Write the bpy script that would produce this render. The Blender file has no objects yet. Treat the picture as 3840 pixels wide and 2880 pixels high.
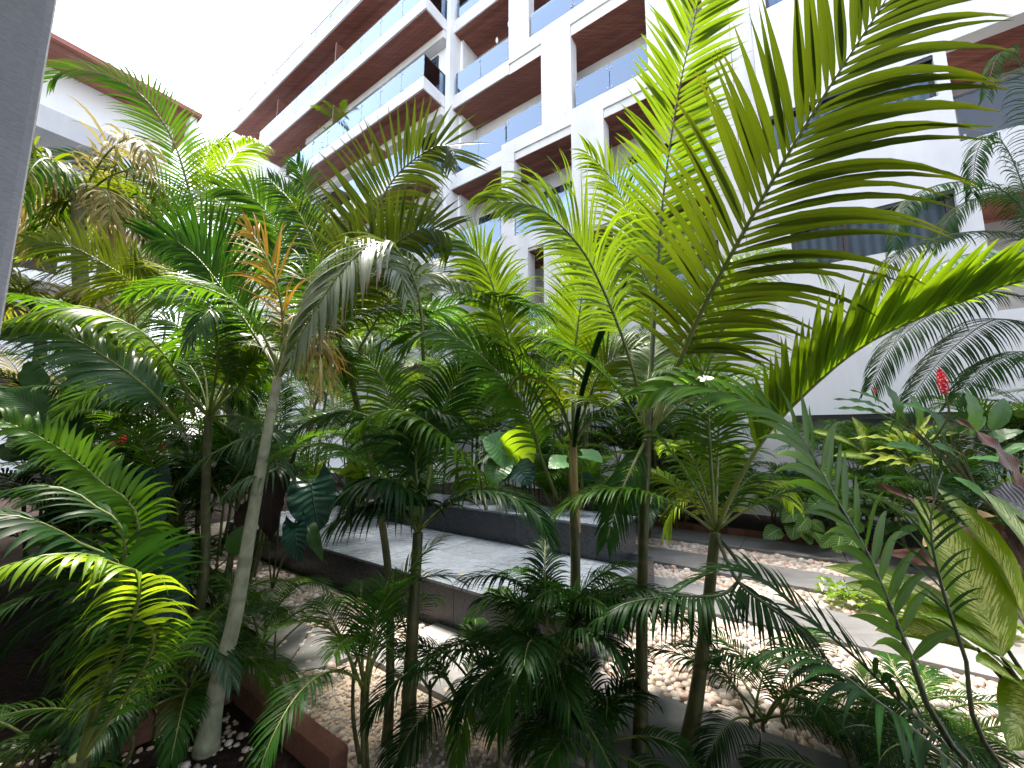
import bpy, bmesh, math, random
import numpy as np
from mathutils import Vector, Matrix
R = math.radians
rng = np.random.default_rng(7)
random.seed(7)
SC = bpy.context.scene
COL = SC.collection

# ------------------------------------------------------------------ camera, sky, sun, exposure
FPX, PITCH, CZ = 1500.0, R(7.44), 1.6
cam = bpy.data.cameras.new('camera'); camo = bpy.data.objects.new('camera', cam); COL.objects.link(camo)
cam.sensor_width = 36.0; cam.lens = 36.0 * FPX / 3840.0; cam.clip_start = 0.05; cam.clip_end = 600
camo.location = (0, 0, CZ); camo.rotation_euler = (R(90) + PITCH, 0, 0)
SC.camera = camo
SUN_AZ, SUN_EL = R(-28), R(66)          # azimuth from +Y towards +X
w = bpy.data.worlds.new('World'); SC.world = w; w.use_nodes = True
nt = w.node_tree; nt.nodes.clear()
sky = nt.nodes.new('ShaderNodeTexSky'); sky.sky_type = 'NISHITA'; sky.sun_disc = False
sky.sun_elevation = SUN_EL; sky.sun_rotation = SUN_AZ
sky.air_density = 1.0; sky.dust_density = 1.2; sky.ozone_density = 1.0; sky.altitude = 0
hs = nt.nodes.new('ShaderNodeHueSaturation'); hs.inputs['Saturation'].default_value = 0.45
bg = nt.nodes.new('ShaderNodeBackground'); bg.inputs[1].default_value = 0.15
wo = nt.nodes.new('ShaderNodeOutputWorld')
nt.links.new(sky.outputs[0], hs.inputs['Color']); nt.links.new(hs.outputs[0], bg.inputs[0]); nt.links.new(bg.outputs[0], wo.inputs[0])
sl = bpy.data.lights.new('sun', 'SUN'); sl.energy = 3.6; sl.angle = R(14); sl.color = (1.0, 0.93, 0.82)
so = bpy.data.objects.new('sun', sl); COL.objects.link(so)
sd = Vector((math.sin(SUN_AZ) * math.cos(SUN_EL), math.cos(SUN_AZ) * math.cos(SUN_EL), math.sin(SUN_EL)))
so.rotation_euler = sd.to_track_quat('Z', 'Y').to_euler(); so.location = sd * 60
vs = SC.view_settings; vs.view_transform = 'Standard'; vs.look = 'None'; vs.exposure = 2.5; vs.gamma = 1.0
vs.use_curve_mapping = False
SC.cycles.max_bounces = 5; SC.cycles.diffuse_bounces = 2; SC.cycles.glossy_bounces = 2; SC.cycles.transparent_max_bounces = 10; SC.cycles.transmission_bounces = 4
SC.cycles.use_denoising = True; SC.cycles.use_adaptive_sampling = True; SC.cycles.adaptive_threshold = 0.03

# ------------------------------------------------------------------ coordinates
AA = R(55.08)
E1 = np.array([math.sin(AA), -math.cos(AA), 0.0]); E2 = np.array([math.cos(AA), math.sin(AA), 0.0]); EZ = np.array([0, 0, 1.0])
def W(s, d, z=0.0): return E1 * s + E2 * d + EZ * z
def ray(px, py):
    a = (px - 1920) / FPX; b = (1440 - py) / FPX
    return np.array([a, math.cos(PITCH) - math.sin(PITCH) * b, math.sin(PITCH) + math.cos(PITCH) * b])
VS = 3840 / 2212.0
def at(vx, vy, Y):
    """point on the line of sight through (vx, vy) at distance Y ahead"""
    r = ray(vx * VS, vy * VS); return np.array([0, 0, CZ]) + r * (Y / r[1])
def ground(px, py, h=0.0):
    r = ray(px, py); return np.array([0, 0, CZ]) + r * ((h - CZ) / r[2])
def to_sd(p): return float(np.dot(p, E1)), float(np.dot(p, E2))
def nrm(v):
    v = np.asarray(v, float); return v / np.maximum(np.linalg.norm(v, axis=-1, keepdims=True), 1e-9)

# ------------------------------------------------------------------ materials
MATS = {}
class NT:
    def __init__(s, name):
        s.m = bpy.data.materials.new(name); s.m.use_nodes = True; s.t = s.m.node_tree; s.t.nodes.clear()
        s.out = s.n('ShaderNodeOutputMaterial'); MATS[name] = s.m
    def n(s, typ, **kw):
        x = s.t.nodes.new(typ)
        for k, v in kw.items():
            if k.startswith('i_'):
                x.inputs[k[2:].replace('_', ' ')].default_value = v
            else: setattr(x, k, v)
        return x
    def l(s, a, b): s.t.links.new(a, b)
    def mix(s, fac, a, b, blend='MIX'):
        x = s.n('ShaderNodeMix', data_type='RGBA', blend_type=blend)
        for sock, v in ((x.inputs[0], fac), (x.inputs[6], a), (x.inputs[7], b)):
            if hasattr(v, 'is_linked') or isinstance(v, bpy.types.NodeSocket): s.l(v, sock)
            else: sock.default_value = v if isinstance(v, (int, float)) else (*v, 1) if len(v) == 3 else v
        return x.outputs[2]
    def math(s, op, a, b=None, c=None):
        x = s.n('ShaderNodeMath', operation=op)
        for i, v in enumerate((a, b, c)):
            if v is None: continue
            if isinstance(v, bpy.types.NodeSocket): s.l(v, x.inputs[i])
            else: x.inputs[i].default_value = v
        return x.outputs[0]
    def ramp(s, f, stops):
        x = s.n('ShaderNodeValToRGB'); s.l(f, x.inputs[0]); e = x.color_ramp.elements
        while len(e) < len(stops): e.new(0.5)
        for i, (p, c) in enumerate(stops): e[i].position = p; e[i].color = (*c, 1) if len(c) == 3 else c
        return x.outputs[0]
    def attr(s, name): return s.n('ShaderNodeAttribute', attribute_name=name).outputs['Fac']
    def coord(s, scale=(1, 1, 1), rot=(0, 0, 0)):
        g = s.n('ShaderNodeNewGeometry'); mp = s.n('ShaderNodeMapping'); s.l(g.outputs['Position'], mp.inputs[0])
        mp.inputs['Scale'].default_value = scale; mp.inputs['Rotation'].default_value = rot
        return mp.outputs[0]
    def noise(s, co, scale, detail=4, rough=0.55):
        x = s.n('ShaderNodeTexNoise'); x.inputs['Scale'].default_value = scale; x.inputs['Detail'].default_value = detail
        x.inputs['Roughness'].default_value = rough
        if co is not None: s.l(co, x.inputs['Vector'])
        return x.outputs[0]
    def bump(s, h, strength=0.3, dist=0.01):
        x = s.n('ShaderNodeBump'); x.inputs['Strength'].default_value = strength; x.inputs['Distance'].default_value = dist
        s.l(h, x.inputs['Height']); return x.outputs[0]
    def bsdf(s, col, rough=0.6, spec=0.5, normal=None, metallic=0.0):
        x = s.n('ShaderNodeBsdfPrincipled'); x.inputs['Metallic'].default_value = metallic
        for nm, v in (('Base Color', col), ('Roughness', rough), ('Specular IOR Level', spec)):
            if isinstance(v, bpy.types.NodeSocket): s.l(v, x.inputs[nm])
            else: x.inputs[nm].default_value = (*v, 1) if isinstance(v, tuple) and len(v) == 3 else v
        if normal is not None: s.l(normal, x.inputs['Normal'])
        return x.outputs[0]
    def done(s, sh): s.l(sh, s.out.inputs[0]); return s.m

ROTW = (0, 0, R(90) - AA)      # turns world XY so that x runs along E1
def plaster(name, a, b, rough=0.75, streak=True, scale=1.0):
    m = NT(name); c = m.coord()
    n1 = m.noise(c, 0.9 * scale, 5, 0.6); n2 = m.noise(m.coord((2.2, 2.2, 0.35)), 1.6 * scale, 5, 0.65); n3 = m.noise(c, 40 * scale, 3)
    f = m.math('ADD', m.math('MULTIPLY', n1, 0.5), m.math('MULTIPLY', n2, 0.5 if streak else 0.2))
    col = m.ramp(f, [(0.32, a), (0.62, b)])
    return m.done(m.bsdf(col, rough, 0.3, m.bump(n3, 0.25, 0.004)))
plaster('white_plaster', (0.69, 0.69, 0.705), (0.79, 0.79, 0.80))
plaster('warm_plaster', (0.60, 0.585, 0.565), (0.70, 0.685, 0.665))
plaster('panel_concrete', (0.55, 0.535, 0.54), (0.72, 0.705, 0.71), 0.6)
plaster('bright_plaster', (0.80, 0.80, 0.80), (0.85, 0.85, 0.85))
plaster('grey_wall', (0.42, 0.42, 0.43), (0.50, 0.50, 0.50))
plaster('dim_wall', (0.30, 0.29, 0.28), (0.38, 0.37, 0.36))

m = NT('column_paint'); c = m.coord((1, 1, 3.2), (0, R(9), 0)); n = m.noise(c, 55, 6, 0.7); n2 = m.noise(m.coord(), 2.0, 3)
col = m.ramp(m.math('ADD', m.math('MULTIPLY', n, 0.65), m.math('MULTIPLY', n2, 0.35)), [(0.3, (0.17, 0.172, 0.19)), (0.7, (0.27, 0.272, 0.29))])
m.done(m.bsdf(col, 0.7, 0.3, m.bump(n, 0.6, 0.004)))

m = NT('soffit_wood'); c = m.coord((0.35, 7, 7), ROTW); n = m.noise(c, 3.2, 6, 0.6); n2 = m.noise(m.coord((0.25, 1, 1), ROTW), 1.1, 3)
oi = m.n('ShaderNodeObjectInfo')
f = m.math('ADD', m.math('MULTIPLY', n, 0.6), m.math('ADD', m.math('MULTIPLY', n2, 0.25), m.math('MULTIPLY', oi.outputs['Random'], 0.15)))
col = m.ramp(f, [(0.34, (0.12, 0.036, 0.024)), (0.52, (0.23, 0.078, 0.052)), (0.68, (0.35, 0.14, 0.095))])
m.done(m.bsdf(col, 0.5, 0.35))

m = NT('red_cladding'); c = m.coord((7, 0.4, 7), ROTW); n = m.noise(c, 2, 4); oi = m.n('ShaderNodeObjectInfo')
col = m.ramp(m.math('ADD', m.math('MULTIPLY', n, 0.5), m.math('MULTIPLY', oi.outputs['Random'], 0.5)), [(0.3, (0.26, 0.085, 0.06)), (0.75, (0.38, 0.15, 0.11))])
m.done(m.bsdf(col, 0.55, 0.3))

def glassmat(name, tint, gcol, extra=0.03, rough=0.0, fk=1.7):
    m = NT(name); tr = m.n('ShaderNodeBsdfTransparent'); tr.inputs[0].default_value = (*tint, 1)
    gl = m.n('ShaderNodeBsdfGlossy'); gl.inputs[0].default_value = (*gcol, 1); gl.inputs['Roughness'].default_value = rough
    fr = m.n('ShaderNodeFresnel'); fr.inputs[0].default_value = 1.5
    f = m.math('ADD', m.math('MULTIPLY', fr.outputs[0], fk), extra)
    mx = m.n('ShaderNodeMixShader'); m.l(m.math('MINIMUM', f, 1.0), mx.inputs[0]); m.l(tr.outputs[0], mx.inputs[1]); m.l(gl.outputs[0], mx.inputs[2])
    return m.done(mx.outputs[0])
glassmat('rail_glass', (0.70, 0.80, 0.90), (0.62, 0.78, 1.0), 0.20)  # blue gloss tint stands in for the reflected blue sky
glassmat('clear_glass', (0.92, 0.96, 0.98), (0.9, 0.95, 1.0), 0.02)
glassmat('window_glass', (0.66, 0.73, 0.78), (0.8, 0.88, 1.0), 0.0, 0.0, 0.8)
glassmat('smoke_glass', (0.30, 0.33, 0.36), (0.55, 0.58, 0.62), 0.02)

def plain(name, col, rough=0.5, spec=0.5, metallic=0.0, nscale=12, var=0.15):
    m = NT(name); n = m.noise(m.coord(), nscale, 4)
    c2 = tuple(min(1, x * (1 + var)) for x in col); c1 = tuple(x * (1 - var) for x in col)
    return m.done(m.bsdf(m.ramp(n, [(0.3, c1), (0.7, c2)]), rough, spec, None, metallic))
plain('dark_metal', (0.03, 0.03, 0.035), 0.4); plain('steel', (0.45, 0.46, 0.48), 0.3, 0.5, 0.9)
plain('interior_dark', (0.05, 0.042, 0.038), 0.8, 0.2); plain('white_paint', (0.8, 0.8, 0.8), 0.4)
plain('blue_plastic', (0.04, 0.25, 0.62), 0.4); plain('bulb', (0.85, 0.85, 0.8), 0.15)
plain('screen_brown', (0.16, 0.06, 0.04), 0.5); plain('pot', (0.75, 0.74, 0.72), 0.5)
m = NT('curtain'); c = m.coord((1, 0.3, 0.02), ROTW); wv = m.n('ShaderNodeTexWave'); m.l(c, wv.inputs[0]); wv.inputs['Scale'].default_value = 2.6  # wave bands paint the light and shade of folds on flat curtains
wv.inputs['Distortion'].default_value = 2.5; wv.inputs['Detail'].default_value = 2
m.done(m.bsdf(m.ramp(wv.outputs[1], [(0.0, (0.20, 0.23, 0.26)), (1.0, (0.50, 0.53, 0.56))]), 0.8, 0.2))

for nm_, cs_, sp_ in (('slate', ((0.012, 0.014, 0.018), (0.030, 0.034, 0.042), (0.075, 0.082, 0.095)), 0.4), ('slate_skylit', ((0.065, 0.078, 0.098), (0.125, 0.145, 0.175), (0.25, 0.27, 0.30)), 1.0)):  # one slate in two tones: sky light and shade put into the colour
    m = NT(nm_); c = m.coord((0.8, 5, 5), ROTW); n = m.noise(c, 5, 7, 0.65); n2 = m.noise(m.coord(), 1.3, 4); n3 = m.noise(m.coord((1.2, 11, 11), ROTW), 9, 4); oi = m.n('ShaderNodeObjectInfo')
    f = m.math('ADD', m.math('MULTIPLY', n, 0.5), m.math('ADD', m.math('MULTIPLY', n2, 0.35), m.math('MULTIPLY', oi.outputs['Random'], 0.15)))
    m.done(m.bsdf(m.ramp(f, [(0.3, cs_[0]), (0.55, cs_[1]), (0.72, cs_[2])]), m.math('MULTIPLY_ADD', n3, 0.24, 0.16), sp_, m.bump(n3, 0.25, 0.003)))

m = NT('paver'); c = m.coord((0.5, 4, 4), ROTW); n = m.noise(c, 4, 6, 0.65); n2 = m.noise(m.coord(), 2.2, 5, 0.65); n3 = m.noise(m.coord(), 90, 3); oi = m.n('ShaderNodeObjectInfo')
f = m.math('ADD', m.math('MULTIPLY', n, 0.35), m.math('ADD', m.math('MULTIPLY', n2, 0.4), m.math('MULTIPLY', oi.outputs['Random'], 0.25)))
col = m.ramp(f, [(0.28, (0.105, 0.10, 0.10)), (0.55, (0.19, 0.185, 0.185)), (0.75, (0.27, 0.262, 0.26))])
m.done(m.bsdf(col, 0.62, 0.35, m.bump(n3, 0.3, 0.003)))

m = NT('pebble'); rn = m.attr('rnd'); n = m.noise(m.coord(), 60, 3)
col = m.ramp(rn, [(0.0, (0.60, 0.55, 0.50)), (0.25, (0.50, 0.38, 0.30)), (0.42, (0.66, 0.61, 0.57)), (0.58, (0.46, 0.30, 0.23)), (0.72, (0.58, 0.52, 0.46)), (0.86, (0.40, 0.30, 0.23)), (0.95, (0.36, 0.33, 0.30)), (1.0, (0.22, 0.20, 0.19))])
col = m.mix(0.25, col, m.ramp(n, [(0.3, (0.4, 0.36, 0.33)), (0.7, (0.85, 0.83, 0.8))]), 'MULTIPLY')
m.done(m.bsdf(col, 0.5, 0.4))
m = NT('pebble_base'); v = m.n('ShaderNodeTexVoronoi'); m.l(m.coord(), v.inputs[0]); v.inputs['Scale'].default_value = 28
col = m.ramp(m.math('ADD', m.math('MULTIPLY', v.outputs[0], 0.7), m.math('MULTIPLY', m.noise(m.coord(), 6), 0.3)), [(0.2, (0.55, 0.48, 0.41)), (0.75, (0.28, 0.23, 0.19))])
m.done(m.bsdf(col, 0.8, 0.2, m.bump(v.outputs[0], 0.6, 0.02)))
m = NT('sand'); n = m.noise(m.coord(), 70, 5, 0.7); n2 = m.noise(m.coord(), 5, 4)
col = m.ramp(m.math('ADD', m.math('MULTIPLY', n, 0.7), m.math('MULTIPLY', n2, 0.3)), [(0.33, (0.22, 0.17, 0.12)), (0.55, (0.45, 0.37, 0.28)), (0.7, (0.60, 0.52, 0.42))])
m.done(m.bsdf(col, 0.9, 0.2, m.bump(n, 0.8, 0.01)))
m = NT('soil'); n = m.noise(m.coord(), 26, 6, 0.7)
col = m.ramp(n, [(0.35, (0.010, 0.007, 0.006)), (0.6, (0.035, 0.022, 0.018)), (0.75, (0.07, 0.05, 0.04))])
m.done(m.bsdf(col, 0.95, 0.15, m.bump(n, 1.0, 0.03)))
m = NT('brick_red'); n = m.noise(m.coord(), 30, 5, 0.7); oi = m.n('ShaderNodeObjectInfo')
col = m.ramp(m.math('ADD', m.math('MULTIPLY', n, 0.7), m.math('MULTIPLY', oi.outputs['Random'], 0.3)), [(0.3, (0.07, 0.032, 0.022)), (0.7, (0.17, 0.075, 0.055))])
m.done(m.bsdf(col, 0.85, 0.2, m.bump(n, 0.6, 0.006)))
m = NT('bark'); al = m.attr('al'); ring = m.attr('rnd'); n = m.noise(m.coord((1, 1, 0.5)), 22, 5, 0.65)
c1 = m.ramp(n, [(0.3, (0.17, 0.185, 0.115)), (0.7, (0.34, 0.35, 0.25))])
col = m.mix(ring, c1, (0.10, 0.085, 0.06))
m.done(m.bsdf(col, 0.7, 0.25, m.bump(n, 0.3, 0.005)))
m = NT('green_stem'); n = m.noise(m.coord((1, 1, 0.25)), 20, 5, 0.65); ring = m.attr('rnd')
c1 = m.ramp(n, [(0.3, (0.026, 0.033, 0.009)), (0.7, (0.075, 0.082, 0.022))])
col = m.mix(ring, c1, (0.14, 0.095, 0.05))
m.done(m.bsdf(col, 0.5, 0.4))
m = NT('tan_stem'); n = m.noise(m.coord((1, 1, 0.15)), 26, 5, 0.65)
m.done(m.bsdf(m.ramp(n, [(0.3, (0.20, 0.14, 0.055)), (0.7, (0.42, 0.31, 0.14))]), 0.6, 0.3))
m = NT('fibre'); n = m.noise(m.coord((1, 1, 0.15)), 40, 5, 0.65)
m.done(m.bsdf(m.ramp(n, [(0.3, (0.055, 0.035, 0.02)), (0.7, (0.22, 0.15, 0.09))]), 0.8, 0.2))

def leafmat(name, a, b, tr, tipc=None, tip0=0.75, tip1=1.0, tipamt=0.0, trf=0.38, rough=0.36, spec=0.5, vein=True):
    m = NT(name); rn = m.attr('rnd'); al = m.attr('al'); u = m.attr('u'); n = m.noise(m.coord(), 9, 4)
    f = m.math('ADD', m.math('MULTIPLY', rn, 0.65), m.math('MULTIPLY', n, 0.35))
    col = m.ramp(f, [(0.15, a), (0.85, b)]); tcol = m.mix(f, tuple(x * 0.75 for x in tr), tuple(x * 1.2 for x in tr))
    if tipc is not None:
        x = m.n('ShaderNodeMapRange'); x.inputs[1].default_value = tip0; x.inputs[2].default_value = tip1; x.inputs[4].default_value = tipamt
        m.l(m.math('ADD', al, m.math('MULTIPLY_ADD', n, 0.5, m.math('MULTIPLY_ADD', rn, 0.3, -0.4))), x.inputs[0])
        col = m.mix(x.outputs[0], col, tipc); tcol = m.mix(x.outputs[0], tcol, tuple(min(1, q * 1.3) for q in tipc))
    if vein:      # pale midrib line
        v = m.math('SUBTRACT', 1.0, m.math('MINIMUM', m.math('MULTIPLY', m.math('ABSOLUTE', u), 7.0), 1.0))
        col = m.mix(m.math('MULTIPLY', v, 0.45), col, tuple(min(1, q * 2.2 + 0.02) for q in b))
    p = m.bsdf(col, rough, spec); t = m.n('ShaderNodeBsdfTranslucent'); m.l(tcol, t.inputs[0])
    mx = m.n('ShaderNodeMixShader'); mx.inputs[0].default_value = trf; m.l(p, mx.inputs[1]); m.l(t.outputs[0], mx.inputs[2])
    return m.done(mx.outputs[0])
YEL = (0.34, 0.26, 0.03); BRN = (0.24, 0.12, 0.045)
leafmat('leaf_lime', (0.040, 0.100, 0.003), (0.085, 0.155, 0.004), (0.175, 0.275, 0.005), YEL, 0.95, 1.4, 0.4, 0.5, 0.42, 0.16)
leafmat('leaf_olive', (0.036, 0.075, 0.003), (0.075, 0.110, 0.004), (0.16, 0.21, 0.005), (0.28, 0.20, 0.012), 0.8, 1.35, 0.6, 0.45, 0.42, 0.16)
leafmat('leaf_big', (0.018, 0.048, 0.002), (0.046, 0.076, 0.003), (0.070, 0.100, 0.003), (0.28, 0.20, 0.010), 0.85, 1.4, 0.5, 0.42, 0.42, 0.16)
leafmat('leaf_mid', (0.018, 0.066, 0.004), (0.046, 0.112, 0.006), (0.10, 0.22, 0.006), YEL, 0.95, 1.4, 0.4, 0.45, 0.42, 0.13)
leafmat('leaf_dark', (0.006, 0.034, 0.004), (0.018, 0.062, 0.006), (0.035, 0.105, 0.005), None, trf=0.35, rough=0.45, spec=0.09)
leafmat('leaf_deep_shade', (0.004, 0.018, 0.004), (0.009, 0.034, 0.006), (0.016, 0.052, 0.004), None, trf=0.28, rough=0.45, spec=0.09)  # deepest leaf green, lowered to stand in for shade
leafmat('leaf_silver', (0.045, 0.085, 0.035), (0.10, 0.14, 0.07), (0.14, 0.20, 0.03), BRN, 0.72, 1.1, 0.85, 0.2, 0.25, 1.0)
leafmat('leaf_blue', (0.018, 0.064, 0.026), (0.045, 0.105, 0.046), (0.07, 0.15, 0.015), None, trf=0.3, rough=0.32, spec=0.45)
leafmat('leaf_dry', (0.15, 0.125, 0.035), (0.33, 0.28, 0.10), (0.34, 0.28, 0.07), BRN, 0.6, 1.2, 0.6, 0.35, 0.6, 0.3)
leafmat('leaf_orange', (0.20, 0.12, 0.015), (0.32, 0.19, 0.02), (0.36, 0.21, 0.02), BRN, 0.6, 1.1, 0.7, 0.35, 0.5, 0.3)
leafmat('leaf_gold', (0.18, 0.22, 0.012), (0.30, 0.30, 0.03), (0.34, 0.38, 0.02), None, trf=0.35)
leafmat('leaf_fresh', (0.095, 0.19, 0.008), (0.16, 0.26, 0.012), (0.28, 0.40, 0.010), None, trf=0.5)
plain('flower_red', (0.55, 0.012, 0.035), 0.4, 0.4, 0, 60, 0.4); plain('flower_pink', (0.75, 0.05, 0.22), 0.4)
m = NT('rachis'); m.done(m.bsdf(m.ramp(m.noise(m.coord(), 6), [(0.3, (0.06, 0.085, 0.015)), (0.7, (0.13, 0.16, 0.03))]), 0.45, 0.4))
m = NT('rachis_dark'); m.done(m.bsdf(m.ramp(m.noise(m.coord(), 6), [(0.3, (0.02, 0.03, 0.012)), (0.7, (0.045, 0.055, 0.02))]), 0.45, 0.4))

# broad leaves with side veins / variegation  (u: -1..1 across, al: 0..1 along)
def broadmat(name, a, b, tr, veinc, freq=9.0, amt=0.35, varieg=None, trf=0.3, rough=0.35, bump=0.5):
    m = NT(name); u = m.attr('u'); al = m.attr('al'); rn = m.attr('rnd'); au = m.math('ABSOLUTE', u); n = m.noise(m.coord(), 14, 4)
    col = m.ramp(m.math('ADD', m.math('MULTIPLY', rn, 0.6), m.math('MULTIPLY', n, 0.4)), [(0.2, a), (0.8, b)])
    ph = m.math('MULTIPLY', m.math('SUBTRACT', al, m.math('MULTIPLY', au, 0.22)), freq)
    sv = m.math('ABSOLUTE', m.math('SUBTRACT', m.math('FRACT', ph), 0.5))
    line = m.math('SUBTRACT', 1.0, m.math('MINIMUM', m.math('MULTIPLY', sv, 9.0), 1.0))
    mid = m.math('SUBTRACT', 1.0, m.math('MINIMUM', m.math('MULTIPLY', au, 18.0), 1.0))
    tcol = m.mix(n, tuple(x * 0.8 for x in tr), tuple(x * 1.2 for x in tr))
    if varieg is not None:
        cm = m.n('ShaderNodeCombineXYZ'); m.l(m.math('MULTIPLY', ph, 1.9), cm.inputs[0]); m.l(m.math('MULTIPLY', au, 1.1), cm.inputs[1]); m.l(m.math('MULTIPLY', rn, 40), cm.inputs[2])
        vn = m.n('ShaderNodeTexNoise'); m.l(cm.outputs[0], vn.inputs['Vector']); vn.inputs['Scale'].default_value = 2.3; vn.inputs['Detail'].default_value = 5; vn.inputs['Roughness'].default_value = 0.7
        edge = m.math('MULTIPLY', m.math('POWER', au, 2.2), 0.34)
        x = m.n('ShaderNodeMapRange'); x.inputs[1].default_value = 0.44; x.inputs[2].default_value = 0.52
        m.l(m.math('SUBTRACT', vn.outputs[0], edge), x.inputs[0])
        col = m.mix(x.outputs[0], col, varieg); tcol = m.mix(x.outputs[0], tcol, tuple(min(1, q * 1.1) for q in varieg))
    col = m.mix(m.math('MULTIPLY', m.math('MAXIMUM', m.math('MULTIPLY', line, amt), m.math('MULTIPLY', mid, min(1, amt * 1.8))), 1.0), col, veinc)
    p = m.bsdf(col, rough, 0.28, m.bump(m.math('MAXIMUM', sv, mid), bump, 0.012)); t = m.n('ShaderNodeBsdfTranslucent'); m.l(tcol, t.inputs[0])
    mx = m.n('ShaderNodeMixShader'); mx.inputs[0].default_value = trf; m.l(p, mx.inputs[1]); m.l(t.outputs[0], mx.inputs[2])
    return m.done(mx.outputs[0])
broadmat('broad_dieff', (0.085, 0.180, 0.003), (0.130, 0.240, 0.004), (0.26, 0.40, 0.006), (0.14, 0.24, 0.01), 13, 0.2, (0.66, 0.72, 0.26), 0.42, 0.4, 0.12)
broadmat('broad_dieff_small', (0.03, 0.09, 0.012), (0.06, 0.14, 0.02), (0.12, 0.24, 0.02), (0.42, 0.50, 0.26), 9, 0.75, None, 0.25)
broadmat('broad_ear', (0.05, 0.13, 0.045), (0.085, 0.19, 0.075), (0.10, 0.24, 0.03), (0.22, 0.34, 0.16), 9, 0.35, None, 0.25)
broadmat('broad_ear_lit', (0.19, 0.36, 0.01), (0.26, 0.44, 0.015), (0.50, 0.75, 0.015), (0.26, 0.40, 0.05), 9, 0.4, None, 0.6)  # brighter copy of broad_ear, back light put into its colour
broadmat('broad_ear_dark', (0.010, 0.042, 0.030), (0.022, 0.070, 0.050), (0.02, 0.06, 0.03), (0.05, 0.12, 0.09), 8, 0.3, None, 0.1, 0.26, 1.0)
broadmat('broad_ginger', (0.024, 0.085, 0.022), (0.055, 0.135, 0.04), (0.11, 0.23, 0.02), (0.10, 0.22, 0.08), 22, 0.15, None, 0.28, 0.33, 0.25)
broadmat('broad_deep', (0.014, 0.055, 0.014), (0.035, 0.095, 0.022), (0.07, 0.16, 0.016), (0.06, 0.14, 0.04), 22, 0.15, None, 0.25, 0.33, 0.25)
broadmat('broad_gold', (0.20, 0.28, 0.03), (0.34, 0.40, 0.06), (0.36, 0.45, 0.05), (0.10, 0.22, 0.03), 20, 0.2, None, 0.35, 0.4, 0.25)
broadmat('broad_brown', (0.060, 0.026, 0.020), (0.11, 0.052, 0.040), (0.10, 0.04, 0.025), (0.14, 0.08, 0.05), 24, 0.2, None, 0.12, 0.45, 0.25)
broadmat('broad_purple', (0.016, 0.010, 0.010), (0.035, 0.020, 0.018), (0.03, 0.015, 0.01), (0.06, 0.04, 0.03), 16, 0.3, None, 0.06, 0.4, 0.4)
broadmat('broad_fallen', (0.24, 0.15, 0.07), (0.45, 0.30, 0.18), (0.3, 0.2, 0.1), (0.2, 0.12, 0.06), 14, 0.3, None, 0.1, 0.7, 0.4)

# ------------------------------------------------------------------ object helpers
def link(o, parent=None):
    COL.objects.link(o)
    if parent is not None: o.parent = parent
    return o
def base_of(parent):
    b = np.zeros(3)
    while parent is not None:
        b = b + np.array(parent.location); parent = parent.parent
    return b
def mesh_obj(name, V, F, mat, parent=None, attrs=None, smooth=False, loc=None):
    """V in world space; the object's vertices are stored relative to its thing's base"""
    V = np.asarray(V, float); off = base_of(parent) if parent is not None else np.zeros(3)
    if loc is not None: off = np.asarray(loc, float)
    me = bpy.data.meshes.new(name); me.from_pydata((V - off).tolist(), [], F if isinstance(F, list) else F.tolist())
    if attrs:
        for k, a in attrs.items():
            at_ = me.attributes.new(k, 'FLOAT', 'POINT'); at_.data.foreach_set('value', np.asarray(a, np.float32))
    if smooth: me.polygons.foreach_set('use_smooth', np.ones(len(me.polygons), bool))
    me.materials.append(MATS[mat]); me.update()
    o = bpy.data.objects.new(name, me)
    if loc is not None: o.location = off
    return link(o, parent)
def thing(name, label, cat, loc=(0, 0, 0), group=None):
    o = bpy.data.objects.new(name, None); o.location = tuple(float(x) for x in loc); o.empty_display_size = 0.1
    o['label'] = label; o['category'] = cat
    if group: o['group'] = group
    return link(o)
def tag(o, label=None, cat=None, group=None, kind=None):
    if label: o['label'] = label
    if cat: o['category'] = cat
    if group: o['group'] = group
    if kind: o['kind'] = kind
    return o
BF = [(0, 3, 2, 1), (4, 5, 6, 7), (0, 1, 5, 4), (1, 2, 6, 5), (2, 3, 7, 6), (3, 0, 4, 7)]
def boxv(s0, s1, d0, d1, z0, z1):
    return [W(s, d, z) for z in (z0, z1) for s, d in ((s0, d0), (s1, d0), (s1, d1), (s0, d1))]
def box(name, s0, s1, d0, d1, z0, z1, mat, parent=None, bev=0.0, loc=None):
    if bev <= 0: return mesh_obj(name, boxv(s0, s1, d0, d1, z0, z1), list(BF), mat, parent, loc=loc)
    bm = bmesh.new(); vs_ = [bm.verts.new(tuple(p)) for p in boxv(s0, s1, d0, d1, z0, z1)]
    for f in BF: bm.faces.new([vs_[i] for i in f])
    bmesh.ops.bevel(bm, geom=bm.edges[:], offset=bev, segments=2, affect='EDGES', profile=0.6)
    V = [list(v.co) for v in bm.verts]; bm.verts.index_update(); F = [[v.index for v in f.verts] for f in bm.faces]; bm.free()
    return mesh_obj(name, V, F, mat, parent, loc=loc)
def boxes(name, lst, mat, parent=None):
    V = []; F = []
    for b in lst:
        k = len(V); V += boxv(*b); F += [tuple(i + k for i in f) for f in BF]
    return mesh_obj(name, V, F, mat, parent)
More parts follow.
